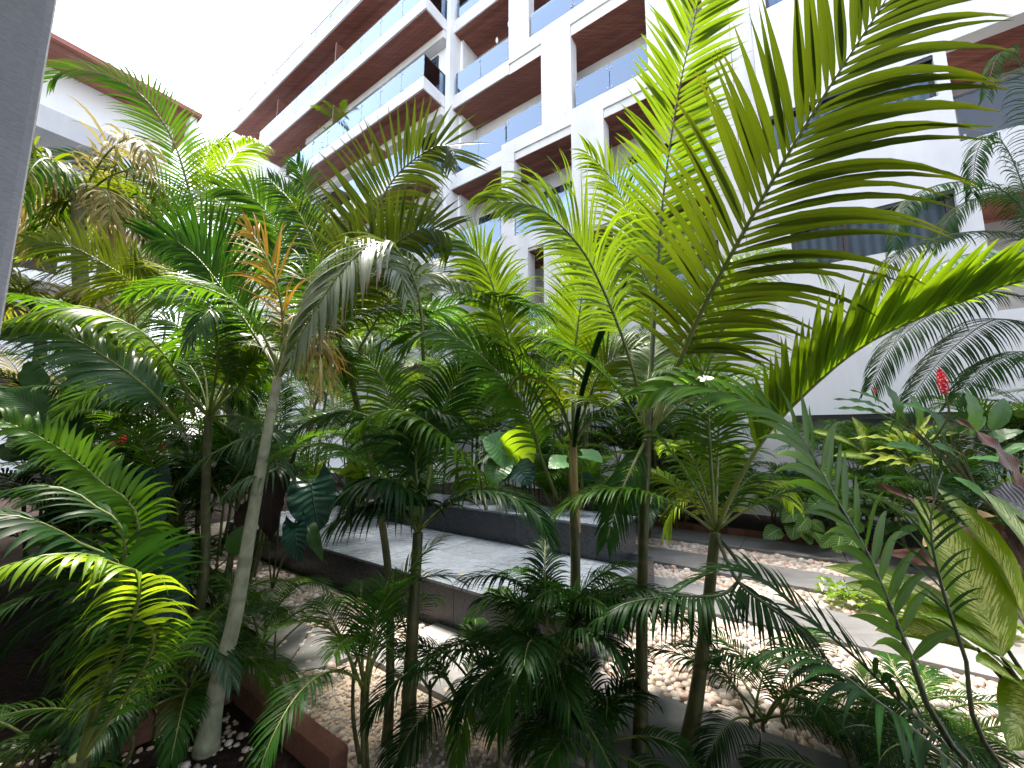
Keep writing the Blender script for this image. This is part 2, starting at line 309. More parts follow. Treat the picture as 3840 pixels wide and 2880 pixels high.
def tube_vf(pts, rad, sides=8, cap=True):
    pts = np.asarray(pts, float); n = len(pts); rad = np.broadcast_to(np.asarray(rad, float), (n,))
    T = nrm(np.gradient(pts, axis=0)); ref = np.array([0.31, 0.2, 0.93]) if abs(T[0][2]) < 0.9 else np.array([1.0, 0.1, 0])
    N = nrm(np.cross(T[0], ref)); V = []; F = []
    for i in range(n):
        N = nrm(N - np.dot(N, T[i]) * T[i]); B = np.cross(T[i], N)
        for k in range(sides):
            a = 2 * math.pi * k / sides; V.append(pts[i] + rad[i] * (math.cos(a) * N + math.sin(a) * B))
    for i in range(n - 1):
        for k in range(sides):
            F.append((i * sides + k, i * sides + (k + 1) % sides, (i + 1) * sides + (k + 1) % sides, (i + 1) * sides + k))
    if cap: F.append(tuple(range(sides))[::-1]); F.append(tuple((n - 1) * sides + k for k in range(sides)))
    return np.array(V), F
def smooth_path(P, m=40):
    P = np.asarray(P, float)
    if len(P) == 2: return P[0] + (P[1] - P[0]) * np.linspace(0, 1, m)[:, None]
    Q = np.vstack([2 * P[0] - P[1], P, 2 * P[-1] - P[-2]]); out = []
    k = 24
    for i in range(1, len(Q) - 2):
        p0, p1, p2, p3 = Q[i - 1], Q[i], Q[i + 1], Q[i + 2]
        for t in np.linspace(0, 1, k, endpoint=False):
            out.append(0.5 * ((2 * p1) + (-p0 + p2) * t + (2 * p0 - 5 * p1 + 4 * p2 - p3) * t * t + (-p0 + 3 * p1 - 3 * p2 + p3) * t ** 3))
    out.append(P[-1]); out = np.array(out)
    L = np.concatenate([[0], np.cumsum(np.linalg.norm(np.diff(out, axis=0), axis=1))])
    tt = np.linspace(0, L[-1], m)
    return np.stack([np.interp(tt, L, out[:, j]) for j in range(3)], axis=1)

# ------------------------------------------------------------------ palms
def leaflets(pts, L, n, wd, t0, hint, vee, g, a0, a1, nseg=7, fold=0.18, jit=0.10, lean=0.0, tipk=0.42, sides=(1, -1), basek=0.55):
    """all leaflets of one frond: array (k, nseg+1, 3, 3) of points and per-leaflet data"""
    m = len(pts); T = nrm(np.gradient(pts, axis=0))
    tt = t0 + (1 - t0) * (np.arange(n) + 0.5) / n
    out = []
    P_, D_, N_, LL, SS, TT = [], [], [], [], [], []
    hints = hint if isinstance(hint, (list, tuple)) else (hint, hint); gs = g if isinstance(g, (list, tuple)) else (g, g); Ls = L if isinstance(L, (list, tuple)) else (L, L); G_ = []
    ves = vee if isinstance(vee, (list, tuple)) else (vee, vee)
    for sgn in sides:
        hint = nrm(hints[0 if sgn > 0 else 1]); L = Ls[0 if sgn > 0 else 1]; vee = ves[0 if sgn > 0 else 1]; G_.append(np.full(n, gs[0 if sgn > 0 else 1]))
        t = np.clip(tt + rng.normal(0, 0.10 / n, n) + (0.25 / n if sgn > 0 else 0), 0, 1); x = t * (m - 1)
        p = np.stack([np.interp(x, np.arange(m), pts[:, j]) for j in range(3)], 1)
        tg = nrm(np.stack([np.interp(x, np.arange(m), T[:, j]) for j in range(3)], 1))
        N = hint - (tg @ hint)[:, None] * tg; N = nrm(N); B = np.cross(tg, N)
        u = (t - t0) / (1 - t0)
        a = (a0 + (a1 - a0) * u ** 0.9) * (1 + rng.normal(0, jit * 0.5, n)); ve = vee + rng.normal(0, jit * 1.4, n)
        side = sgn * B * np.cos(ve)[:, None] + N * np.sin(ve)[:, None]
        d = nrm(np.cos(a)[:, None] * tg + np.sin(a)[:, None] * side)
        prof = np.where(u < 0.35, basek + (1 - basek) * np.sin(u / 0.35 * math.pi / 2), 1 - (1 - tipk) * ((u - 0.35) / 0.65) ** 1.6)
        P_.append(p); D_.append(d); N_.append(nrm(N - np.sum(N * d, 1)[:, None] * d)); LL.append(L * prof * (1 + rng.normal(0, jit * 0.6, n))); SS.append(np.full(n, sgn)); TT.append(u)
    p = np.vstack(P_); d = np.vstack(D_); N = np.vstack(N_); ln = np.concatenate(LL); u = np.concatenate(TT); k = len(p)
    g = np.concatenate(G_); L = max(Ls); gg = g * (1 + rng.normal(0, 0.08 + 1.6 * jit, k)); tw = rng.normal(0, 0.06 + 1.4 * jit, k)
    wv = np.array([0.35, 0.78, 1.0, 0.95, 0.8, 0.55, 0.28, 0.02]) if nseg == 7 else np.interp(np.linspace(0, 1, nseg + 1), [0, .15, .3, .5, .7, .85, 1], [.35, .8, 1, .93, .66, .38, .02])
    Wd = wd * (0.75 + 0.25 * ln / max(1e-6, L)) * (1 + rng.normal(0, 0.08, k))
    N = nrm(N * np.cos(tw)[:, None] + np.cross(d, N) * np.sin(tw)[:, None])
    res = np.zeros((k, nseg + 1, 3, 3)); st = ln / nseg
    lean_v = rng.normal(0, 0.05, (k, 3))
    for i in range(nseg + 1):
        wx = nrm(np.cross(d, N)); hw = 0.5 * Wd * wv[i]
        res[:, i, 1] = p; up = N * (fold * hw)[:, None]
        res[:, i, 0] = p - wx * hw[:, None] + up; res[:, i, 2] = p + wx * hw[:, None] + up
        p = p + d * st[:, None]
        d = nrm(d + np.array([0, 0, -1.0]) * (gg * (0.35 + 1.3 * (i + 1) / nseg) / nseg)[:, None] * 2.0 + lean_v / nseg)
        N = nrm(N - np.sum(N * d, 1)[:, None] * d)
    return res, ln
def leaf_faces(nseg):
    F = []
    for i in range(nseg):
        for j in range(2): F.append((i * 3 + j, i * 3 + j + 1, (i + 1) * 3 + j + 1, (i + 1) * 3 + j))
    return np.array(F)
def build_frond(parent, pts, mat, L=0.4, n=40, w=0.035, t0=0.18, hint=(0, 0, 1), vee=0.25, g=0.5, a0=1.1, a1=0.45, r=0.012, hero=False, nseg=7,
                rmat='rachis', sides=(1, -1), jit=0.055, tipk=0.42, basek=0.55, fold=0.18, name='frond', drop=0.0):
    n = max(8, int(round(n * 0.86))); w = w * 0.74; pts = np.asarray(pts, float); hint = hint if isinstance(hint, list) else np.asarray(hint, float)
    res, ln = leaflets(pts, L, n, w, t0, hint, vee, g, a0, a1, nseg, fold, jit, 0, tipk, sides, basek)
    k = len(res)
    if drop > 0:
        keep = rng.random(k) > drop; res = res[keep]; k = len(res)
    rv, rf = tube_vf(pts[::2] if len(pts) > 30 else pts, np.linspace(r, r * 0.22, len(pts[::2] if len(pts) > 30 else pts)), 6)
    per = (nseg + 1) * 3; lf = leaf_faces(nseg)
    al = np.repeat(np.linspace(0, 1, nseg + 1), 3); uu = np.tile([-1.0, 0, 1.0], nseg + 1)
    rn = rng.random(k)
    if hero:
        fo = mesh_obj(name, rv, rf, rmat, parent, smooth=True)
        for i in range(k):
            o = mesh_obj('leaflet', res[i].reshape(-1, 3) , lf, mat, parent, {'rnd': np.full(per, rn[i]), 'al': al, 'u': uu}, True)
            o.parent = fo
        return fo
    V = [rv, res.reshape(-1, 3)]; nr = len(rv)
    F = [tuple(f) for f in rf] + (lf[None] + (np.arange(k) * per)[:, None, None] + nr).reshape(-1, 4).tolist()
    V = np.vstack(V)
    at_ = {'rnd': np.concatenate([np.full(nr, 0.5), np.repeat(rn, per)]), 'al': np.concatenate([np.zeros(nr), np.tile(al, k)]), 'u': np.concatenate([np.ones(nr), np.tile(uu, k)])}
    o = mesh_obj(name, V, F, mat, parent, at_, True)
    o.data.materials.append(MATS[rmat]); mi = np.zeros(len(F), np.int32); mi[:len(rf)] = 1; o.data.polygons.foreach_set('material_index', mi)
    return o
def build_trunk(parent, pts, r0, r1, mat='bark', ring=0.11, name='trunk', sides=12, flare=1.5, bumpk=0.035):
    P = smooth_path(pts, 160); L = np.concatenate([[0], np.cumsum(np.linalg.norm(np.diff(P, axis=0), axis=1))]); tot = L[-1]
    nr = max(3, int(tot / ring)); marks = (np.arange(nr) + rng.normal(0, 0.3, nr)) / nr * tot
    x = L / tot; rad = r0 + (r1 - r0) * x; rad = rad * (1 + (flare - 1) * np.exp(-x * tot / 0.18)); rg = np.zeros(len(P))
    for mk in marks:
        e = np.exp(-((L - mk) / (0.010 + 0.004 * tot / 2)) ** 2); rad = rad * (1 + bumpk * e); rg = np.maximum(rg, e)
    V, F = tube_vf(P, rad, sides)
    return mesh_obj(name, V, F, mat, parent, {'rnd': np.repeat(rg * 0.5, sides), 'al': np.repeat(x, sides)}, True)

# generic arching frond from a crown point
def arch(c, az, el, length, sag=0.6, m=30, side=0.0):
    h = np.array([math.sin(az), math.cos(az), 0]); k = np.array([h[1], -h[0], 0]); p = np.array(c, float); out = [p.copy()]; e = el
    for i in range(m - 1):
        dr = h * math.cos(e) + np.array([0, 0, math.sin(e)]); p = p + dr * length / (m - 1); out.append(p.copy())
        e -= sag * (0.4 + 1.6 * i / m) / m; h = nrm(h + k * side / m)
    return np.array(out)
def up_hint(pts):
    t = nrm(pts[-1] - pts[0]); z = np.array([0, 0, 1.0]); h = z - np.dot(z, t) * t
    mid = pts[len(pts) // 2] - 0.5 * (pts[0] + pts[-1])
    return nrm(nrm(h) + 0.6 * nrm(mid + 1e-6))
def clump(name, label, base, stems=3, h=0.5, nf=8, fl=1.2, L=0.35, n=34, w=0.028, mat=('leaf_mid',), group=None, el=(0.7, 1.35), sag=(0.9, 1.7), az=(0, 6.283), spread=0.15, g=0.5, cat='palm', stem_mat='green_stem', nseg=5, rs=0.011, t0=0.25, r=0.008, hv=0.25):
    base = np.array([base[0], base[1], base[2] if len(base) > 2 else 0.0]); root = thing(name, label, cat, base, group)
    tops = []
    for i in range(stems):
        a = random.uniform(0, 6.283); o = spread * math.sqrt(random.random()); b = base + np.array([math.cos(a) * o, math.sin(a) * o, -0.03])
        hh = h * random.uniform(1 - hv, 1 + hv); tp = b + np.array([math.cos(a) * hh * 0.12, math.sin(a) * hh * 0.12, hh + 0.03]); tops.append(tp)
        build_trunk(root, [b, (b + tp) / 2 + np.array([math.cos(a), math.sin(a), 0]) * 0.02, tp], rs, rs * 0.75, stem_mat, 0.09, 'stem', 7, 1.1)
    for i in range(nf):
        tp = tops[i % stems]; a = az[0] + (az[1] - az[0]) * ((i + random.uniform(-0.3, 0.3)) / nf); e = random.uniform(*el)
        pts = arch(tp - np.array([0, 0, 0.04]), a, e, fl * random.uniform(0.75, 1.15), random.uniform(*sag), 26, random.uniform(-0.4, 0.4))
        build_frond(root, pts, random.choice(mat), L * random.uniform(0.85, 1.1), n, w, t0, up_hint(pts), 0.3, g, 1.0, 0.42, r, False, nseg)
    return root

# ------------------------------------------------------------------ broad leaves
def broad_leaf(parent, base, tip, width, mat, hint=(0, 0, 1), shape='ellipse', sag=0.12, fold=0.15, ripple=0.03, name='leaf', curl=0.0, nv=14, nu=8):
    base = np.asarray(base, float); tip = np.asarray(tip, float); ax = tip - base; Ln = np.linalg.norm(ax); t = ax / Ln
    N = nrm(np.asarray(hint, float)); N = nrm(N - np.dot(N, t) * t); B = np.cross(t, N); V = []; al = []; uu = []
    ph = random.uniform(0, 6.28)
    for i in range(nv + 1):
        v = i / nv
        if shape == 'ellipse': wv = math.sin(math.pi * v ** 0.85) ** 0.75
        elif shape == 'lance': wv = math.sin(math.pi * v ** 0.7) ** 0.9
        elif shape == 'paddle': wv = min(1, (v / 0.16) ** 0.6) * (1 - max(0, (v - 0.72) / 0.28) ** 2.2) ** 0.5
        else: wv = math.sin(math.pi * (0.22 + 0.78 * v)) ** 0.8 * 1.0      # heart
        wv = max(wv, 0.012)
        if i == nv: wv = 0.01
        c = base + ax * v + N * (sag * Ln * math.sin(math.pi * v) * 1.0)
        for j in range(nu + 1):
            u = -1 + 2 * j / nu; off = 0.0
            if shape == 'heart': off = -0.32 * Ln * (abs(u) ** 1.6) * max(0, 1 - v / 0.45) ** 1.2      # lobes run back past the stalk
            y = N * (fold * abs(u) * width * 0.5 * wv + ripple * Ln * math.sin(v * 26 + ph + u * 2) * abs(u) ** 2 - curl * width * 0.5 * (u * wv) ** 2)
            V.append(c + B * (u * 0.5 * width * wv) + t * off + y); al.append(v); uu.append(u)
    F = [(i * (nu + 1) + j, i * (nu + 1) + j + 1, (i + 1) * (nu + 1) + j + 1, (i + 1) * (nu + 1) + j) for i in range(nv) for j in range(nu)]
    return mesh_obj(name, V, F, mat, parent, {'al': al, 'u': uu, 'rnd': np.full(len(V), random.random())}, True)
def stalk(parent, pts, r0, r1, mat='green_stem', name='stalk', sides=7):
    P = smooth_path(pts, 14); V, F = tube_vf(P, np.linspace(r0, r1, len(P)), sides)
    return mesh_obj(name, V, F, mat, parent, {'rnd': np.zeros(len(V)), 'al': np.zeros(len(V))}, True)

# ================================================================== GROUND
def sheet(name, poly, z, mat, kind='structure', parent=None):
    o = mesh_obj(name, [W(s, d, z) for s, d in poly], [tuple(range(len(poly)))], mat, parent)
    if kind: o['kind'] = kind
    return o
def rect(s0, s1, d0, d1): return [(s0, d0), (s1, d0), (s1, d1), (s0, d1)]
sheet('ground', rect(-150, 150, -150, 150), -0.035, 'soil')
def prism(name, poly, z0, z1, mat, parent=None):
    n = len(poly); V = [W(s, d, z0) for s, d in poly] + [W(s, d, z1) for s, d in poly]
    F = [tuple(range(n))[::-1], tuple(range(n, 2 * n))] + [(i, (i + 1) % n, n + (i + 1) % n, n + i) for i in range(n)]
    return mesh_obj(name, V, F, mat, parent)
def strip(s0, s1, d0, d1, step=1.18, top=0.03):
    root = bpy.data.objects.new('path', None); root['kind'] = 'structure'; root.location = tuple(W(s0, d0, 0)); link(root)
    s = s0
    while s < s1 - 0.05:
        e = min(s + step, s1); box('paving_slab', s + 0.003, e - 0.003, d0, d1, -0.03, top + random.uniform(-0.002, 0.002), 'paver', root, 0.006); s = e
    return root
pn = strip(-2.62, 3.6, 1.95, 2.72)
for poly in ([(870, 2590), (930, 2440), (1060, 2335), (1170, 2362), (1060, 2540)], [(1068, 2540), (1178, 2364), (1290, 2398), (1330, 2420), (1480, 2320), (1480, 2462), (1330, 2470), (1200, 2520)]):
    sd_ = [to_sd(ground(*p)) for p in poly]
    prism('paving_slab', sd_[::-1], -0.03, 0.028, 'paver', pn)
strip(-1.75, 4.2, 4.17, 4.85); strip(-3.2, 4.6, 5.40, 6.06); strip(-9.0, 5.0, 6.75, 7.50)

# pebble beds: a base sheet, the pebbles that show largest one by one, the rest as one mass
sheet('pebble_bed', rect(-9, 5.2, 2.60, 7.52), -0.012, 'pebble_base')
pb2 = sheet('pebble_bed', rect(-7.2, -1.25, 1.70, 2.62), -0.0095, 'pebble_base')
sheet('sand_bed', rect(-3.0, 3.2, 1.30, 1.98), -0.006, 'sand')
def dome(seg, rings):
    V = [(0, 0, 1.0)]; F = []
    for r_ in range(1, rings + 1):
        ph = r_ / rings * R(105)
        for k in range(seg): a = 2 * math.pi * (k + 0.5 * (r_ % 2)) / seg; V.append((math.sin(ph) * math.cos(a), math.sin(ph) * math.sin(a), math.cos(ph)))
    for k in range(seg): F.append((0, 1 + k, 1 + (k + 1) % seg))
    for r_ in range(1, rings):
        for k in range(seg):
            a = 1 + (r_ - 1) * seg; b = 1 + r_ * seg; F.append((a + k, b + k, b + (k + 1) % seg, a + (k + 1) % seg))
    return np.array(V), F
def pebble_positions(regions, pitch):
    out = []
    for s0, s1, d0, d1 in regions:
        for i in range(int((s1 - s0) / pitch)):
            for j in range(int((d1 - d0) / (pitch * 0.86))):
                s = s0 + (i + 0.5 * (j % 2) + random.uniform(-.28, .28)) * pitch; d = d0 + (j + random.uniform(-.28, .28)) * pitch * 0.86
                p = W(s, d, 0); 
                if p[1] < 1.6 or abs(p[0]) / p[1] > 1.42: continue
                out.append((p, random.uniform(0.42, 0.72) * pitch * (1.25 if random.random() < 0.12 else 1)))
    return out
def pebbles(name, pos, seg, rings, z, label, mat='pebble', flat=(0.45, 0.75), parent=None):
    DV, DF = dome(seg, rings); nv = len(DV); k = len(pos); A = np.array([random.uniform(0, 6.28) for _ in pos])
    r_ = np.array([q[1] for q in pos]); c = np.array([q[0] for q in pos]); ex = rng.uniform(0.72, 1.0, k); hz = rng.uniform(*flat, k)
    X = DV[None, :, 0] * r_[:, None]; Y = DV[None, :, 1] * (r_ * ex)[:, None]; Z = DV[None, :, 2] * (r_ * hz)[:, None]
    wob = 1 + rng.normal(0, 0.06, (k, nv)); X = X * wob; Y = Y * wob
    V = np.stack([X * np.cos(A)[:, None] - Y * np.sin(A)[:, None], X * np.sin(A)[:, None] + Y * np.cos(A)[:, None], Z], -1) + c[:, None, :]
    V[..., 2] += z + rng.uniform(0, 0.35, k)[:, None] * r_[:, None]
    F = []
    for i in range(k): F += [tuple(q + i * nv for q in f) for f in DF]
    o = mesh_obj(name, V.reshape(-1, 3), F, mat, parent, {'rnd': np.repeat(rng.random(k), nv)}, True); o['kind'] = 'stuff'
    return o
near = pebble_positions([(-1.28, 3.4, 2.75, 4.16)], 0.058)
near.sort(key=lambda q: np.hypot(*(q[0][:2] - np.array([0.9, 2.2]))))
bedn = sheet('pebble_bed', rect(-1.27, 3.5, 2.73, 4.165), -0.007, 'pebble_base')
DV8, DF8 = dome(9, 4)
pm = []
for v in range(10):
    me = bpy.data.meshes.new('pebble'); Vv = DV8 * np.array([1, random.uniform(.72, 1), random.uniform(.45, .72)]) * (1 + rng.normal(0, 0.05, (len(DV8), 1)))
    me.from_pydata(Vv.tolist(), [], DF8); a_ = me.attributes.new('rnd', 'FLOAT', 'POINT'); a_.data.foreach_set('value', np.full(len(Vv), (v + 0.5 * random.random()) / 10, np.float32))
    me.polygons.foreach_set('use_smooth', np.ones(len(me.polygons), bool)); me.materials.append(MATS['pebble']); pm.append(me)
for p, r_ in near[:290]:
    o = bpy.data.objects.new('pebble', random.choice(pm)); o.location = (p[0], p[1], p[2] + random.uniform(0, 0.3) * r_); o.scale = (r_, r_, r_); o.rotation_euler = (random.uniform(-.2, .2), random.uniform(-.2, .2), random.uniform(0, 6.28))
    link(o, bedn)
tag(pebbles('pebbles', near[290:], 7, 3, 0.0, ''), 'white and pink river pebbles filling the beds between the paving', 'pebbles')
tag(pebbles('pebbles', pebble_positions([(-7.0, -1.6, 2.0, 2.60), (-3.4, -2.7, 1.62, 2.0)], 0.055), 7, 3, -0.003, ''), 'white pebbles in front of the dark slate platform', 'pebbles')
tag(pebbles('pebbles', pebble_positions([(-1.7, 0.6, 4.88, 5.40), (-3.2, 4.4, 6.08, 6.74), (-1.28, 0.4, 4.0, 4.16), (-9.0, -7.2, 3.9, 6.6)], 0.07), 6, 2, -0.006, ''), 'pale pebbles between the far paving strips', 'pebbles')
tag(pebbles('pebbles', pebble_positions([(-2.9, -1.9, 1.33, 1.5), (-2.95, -2.6, 1.33, 1.75)], 0.052), 7, 3, -0.004, ''), 'cream pebbles along the red brown kerb', 'pebbles')
sp = [q for q in pebble_positions([(-2.9, 1.5, 1.36, 1.94)], 0.021) if random.random() < 0.55]
tag(pebbles('gravel', sp, 5, 2, -0.006, '', flat=(0.5, 0.9)), 'coarse sandy gravel under the palm stems', 'gravel')
sp = [(q[0], q[1] * random.uniform(.35, 1)) for q in pebble_positions([(-3.6, -0.4, 0.3, 1.2)], 0.036) if random.random() < 0.3]
tag(pebbles('gravel', sp, 6, 3, -0.035, '', flat=(0.5, 0.8)), 'scattered cream stones on the dark soil', 'gravel')
# kerbs
k1 = thing('garden_kerb', 'red brown kerb between dark soil and cream pebbles', 'kerb', W(-2.95, 1.22))
box('kerb_block', -2.95, -2.42, 1.225, 1.325, -0.03, 0.105, 'brick_red', k1, 0.012); box('kerb_block', -2.412, -1.9, 1.225, 1.325, -0.03, 0.10, 'brick_red', k1, 0.012)
k2 = thing('garden_kerb', 'salmon brick kerb behind the leaning pale palm trunk', 'kerb', W(-3.1, 0.7))
for i in range(3): box('kerb_block', -3.08, -2.965, 0.62 + i * 0.235, 0.85 + i * 0.235, -0.03, 0.10, 'brick_red', k2, 0.01)
k3 = thing('garden_kerb', 'low red brick kerb along the planting bed by the building', 'kerb', W(-9, 7.55))
s_ = -9.0
while s_ < 5: box('brick', s_ + 0.004, s_ + 0.246, 7.53, 7.63, -0.03, 0.12, 'brick_red', k3, 0.008); s_ += 0.25
b_ = box('planting_soil', -20, 7, 7.64, 10.2, -0.03, 0.09, 'soil'); b_['kind'] = 'structure'
b_ = box('planting_soil', 2.0, 7, 2.9, 7.5, -0.03, 0.05, 'soil'); b_['kind'] = 'structure'

# dark slate platform and bench
pf = thing('slate_platform', 'low wide platform clad in dark blue grey slate slabs', 'platform', W(-6.9, 2.62))
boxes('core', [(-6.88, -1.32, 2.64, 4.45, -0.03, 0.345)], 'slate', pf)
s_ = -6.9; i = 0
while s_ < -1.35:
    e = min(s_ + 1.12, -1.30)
    box('top_slab', s_ + .002, e - .002, 2.60, 3.27, 0.346, 0.37, 'slate_skylit', pf, 0.003); box('top_slab', s_ + .3 + .002, min(e + .3, -1.30) - .002, 3.274, 3.926, 0.346, 0.37, 'slate_skylit', pf, 0.003)
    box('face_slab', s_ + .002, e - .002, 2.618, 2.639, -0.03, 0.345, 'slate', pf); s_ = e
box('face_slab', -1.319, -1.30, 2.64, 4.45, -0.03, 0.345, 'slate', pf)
box('top_slab', -6.9, -6.602, 3.274, 3.926, 0.346, 0.37, 'slate_skylit', pf, 0.003)
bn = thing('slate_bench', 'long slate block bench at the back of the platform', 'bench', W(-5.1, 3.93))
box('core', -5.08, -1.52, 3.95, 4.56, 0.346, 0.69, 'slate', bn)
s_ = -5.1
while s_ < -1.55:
    e = min(s_ + 1.2, -1.5); box('top_slab', s_ + .002, e - .002, 3.925, 4.58, 0.691, 0.715, 'slate_skylit', bn, 0.003); box('face_slab', s_ + .002, e - .002, 3.93, 3.949, 0.371, 0.69, 'slate', bn); s_ = e
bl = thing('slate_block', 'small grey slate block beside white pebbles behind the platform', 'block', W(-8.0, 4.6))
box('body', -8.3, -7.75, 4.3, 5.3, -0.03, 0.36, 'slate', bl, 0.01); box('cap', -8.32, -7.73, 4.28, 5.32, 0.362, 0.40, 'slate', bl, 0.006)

# ================================================================== MAIN BUILDING
ZF = [3.95, 7.15, 10.35, 13.55, 16.75]
bd = thing('apartment_building', 'white stepped apartment block with recessed balconies and dark wood soffits', 'building', W(-9.6, 9.64))
FD = 9.64; BK = 10.92
box('back_wall', -9.4, -0.1, BK, BK + 0.3, 0, 23, 'warm_plaster', bd)
def P(name, *a, mat='panel_concrete', par=None): return box(name, *a, mat, par or bd)
def soffit(par, s0, s1, d0, d1, z, wd=0.155):
    k = max(1, int(round((d1 - d0) / wd))); st = (d1 - d0) / k
    for i in range(k): box('soffit_board', s0, s1, d0 + i * st + .003, d0 + (i + 1) * st - .003, z - 0.018, z, 'soffit_wood', par)
def rail(par, s0, s1, d, z0, h=0.92, pw=1.28, end=True, mat='rail_glass'):
    k = max(1, int(round((s1 - s0) / pw))); st = (s1 - s0) / k
    for i in range(k):
        a = s0 + i * st + .008; b = a + st - .016
        box('glass_panel', a, b, d + .030, d + .042, z0, z0 + h, mat, par)
        boxes('clamp', [(x - .014, x + .014, d + .016, d + .056, zz - .02, zz + .02) for x in (a + .05, b - .05) for zz in (z0 + .12, z0 + h - .14)], 'steel', par)
def rail_d(par, s, d0, d1, z0, h=0.92, mat='rail_glass'):
    box('glass_panel', s - .006, s + .006, d0 + .05, d1 - .01, z0, z0 + h, mat, par)
    boxes('handrail', [(s - .02, s + .02, d0 + .05, d1 - .01, z0 + h + .001, z0 + h + .03)], 'dark_metal', par)
def door(par, s0, s1, d, z0, z1, curtain=True, k=2):
    f = box('door_frame', s0, s1, d - .05, d - .002, z0, z1, 'dark_metal', par); st = (s1 - s0) / k
    for i in range(k):
        box('curtain' if curtain else 'dark_room', s0 + i * st + .05, s0 + (i + 1) * st - .05, d - .062, d - .052, z0 + .06, z1 - .06, 'curtain' if curtain else 'interior_dark', f)
        box('pane', s0 + i * st + .045, s0 + (i + 1) * st - .045, d - .078, d - .070, z0 + .05, z1 - .05, 'window_glass', f)
# -- right hand, recessed part
def recess_floor(z, s0, s1, front, top):
    b = bpy.data.objects.new('balcony', None); link(b, bd)
    box('slab', s0, s1, FD + .05, BK - .002, z + .001, z + .45, 'warm_plaster', b); soffit(b, s0, s1, FD + .05, BK - .002, z)
    return b
b4 = recess_floor(16.75, -9.4, -0.12, 0, 0); b3 = recess_floor(13.55, -9.4, -0.12, 0, 0); b2 = recess_floor(10.35, -9.4, -0.12, 0, 0); b1 = recess_floor(7.15, -9.4, -0.12, 0, 0); b0 = recess_floor(3.95, -9.4, -1.1, 0, 0)
b5 = recess_floor(19.95, -9.4, -0.12, 0, 0)
# bands and piers of the white frame
P('band', -9.4, -6.872, FD, FD + .049, 13.54, 14.05); P('band', -6.87, -0.12, FD, FD + .38, 13.90, 14.37)
P('pier', -6.87, -6.07, FD - .002, FD + .34, 14.372, 17.05)
P('pier', -5.62, -4.60, FD - .003, FD + .40, 11.062, 13.898)
P('band', -9.4, -7.152, FD, FD + .049, 10.34, 10.88); P('band', -7.15, -0.12, FD - .001, FD + .38, 10.60, 11.06)
P('pier', -7.15, -6.65, FD - .003, FD + .40, 7.762, 10.598); P('pier', -4.64, -3.66, FD - .003, FD + .40, 7.762, 10.598)
P('band', -9.4, -0.12, FD, FD + .38, 7.23, 7.76)
P('pier', -7.2, -6.15, FD - .003, FD + .40, 4.552, 7.228); P('pier', -5.6, -4.75, FD - .003, FD + .40, 4.552, 7.228); P('pier', -3.5, -2.7, FD - .003, FD + .40, 4.552, 7.228)
P('band', -9.4, -1.06, FD, FD + .38, 3.98, 4.55)
P('pier', -4.5, -3.60, FD - .003, FD + .5, 0, 3.978); P('pier', -8.2, -7.4, FD - .003, FD + .5, 0, 3.978)
P('band', -9.4, -6.872, FD, FD + .049, 16.74, 17.25); P('band', -6.05, -0.12, FD, FD + .38, 17.05, 17.55); P('band', -9.4, -0.12, FD, FD + .38, 19.95, 20.5)
P('pier', -3.0, -2.2, FD - .003, FD + .40, 14.372, 17.048); P('pier', -2.4, -1.5, FD - .003, FD + .40, 11.062, 13.898)
P('pier', -5.0, -4.1, FD - .003, FD + .40, 17.552, 19.948)
P('corner_fin', -9.60, -9.402, 9.44, FD + 0.4, 0, 23, mat='white_plaster')
P('side_wall', -9.40, -9.30, FD + .402, BK - .004, 0, 23, mat='white_plaster')
# panel wall beside the white block (joints are real gaps)
zz = 0.0
for zt in (2.1, 3.96, 5.5, 7.0, 8.6, 10.2, 11.8, 13.4, 15.0, 17, 19, 21):
    P('wall_panel', -1.058, -0.53, FD - .03, FD + .45, zz + .006, zt - .006); P('wall_panel', -0.518, -0.10, FD - .03, FD + .45, zz + .006, zt - .006); zz = zt
# railings
rail(b3, -9.3, -6.9, FD, 14.06, .88); rail(b3, -6.0, -3.02, FD, 14.38, .85); rail(b3, -2.2, -1.06, FD, 14.38, .85); rail(b2, -9.3, -7.0, FD, 10.89, .9, 1.15); rail(b2, -6.98, -5.65, FD + .02, 11.07, .85)
rail(b2, -4.5, -2.42, FD + .02, 11.07, .85, 1.1); rail(b1, -6.62, -4.66, FD + .02, 7.77, .85); rail(b1, -3.62, -1.08, FD + .02, 7.77, .85); rail(b1, -9.3, -7.2, FD + .02, 7.77, .85)
rail(b0, -4.72, -3.52, FD + .02, 4.56, .85, 0.9); rail(b0, -2.68, -1.08, FD + .02, 4.56, .85); rail(b0, -6.13, -5.62, FD + .02, 4.56, .85); rail(b4, -9.3, -6.9, FD, 17.26, .88)
box('handrail', -4.72, -3.52, FD + .03, FD + .08, 5.411, 5.45, 'dark_metal', b0); box('handrail', -2.68, -1.08, FD + .03, FD + .08, 5.411, 5.45, 'dark_metal', b0)
# doors behind the balconies
for z, lst in ((14.0, [(-9.1, -7.0), (-5.6, -3.4)]), (10.8, [(-8.6, -5.7), (-4.3, -2.5)]), (7.6, [(-9.1, -7.3), (-6.4, -4.8), (-3.4, -1.4)]), (4.4, [(-8.8, -7.3), (-4.7, -3.55), (-2.6, -1.2)]), (17.2, [(-9.1, -7.0), (-5.6, -3.4)])):
    for a, b in lst: door(bd, a, b, BK, z, z + 2.15, random.random() < 0.6)
door(bd, -8.9, -8.3, BK, 0.12, 2.4, False, 1)
boxes('recess_wall', [(-7.38, -4.52, 10.3, 10.45, 0.0, 3.93), (-3.58, -1.08, 10.6, 10.75, 0, 3.93)], 'warm_plaster', bd)
box('dark_opening', -3.4, -1.4, 10.55, 10.597, 0.1, 1.5, 'interior_dark', bd)
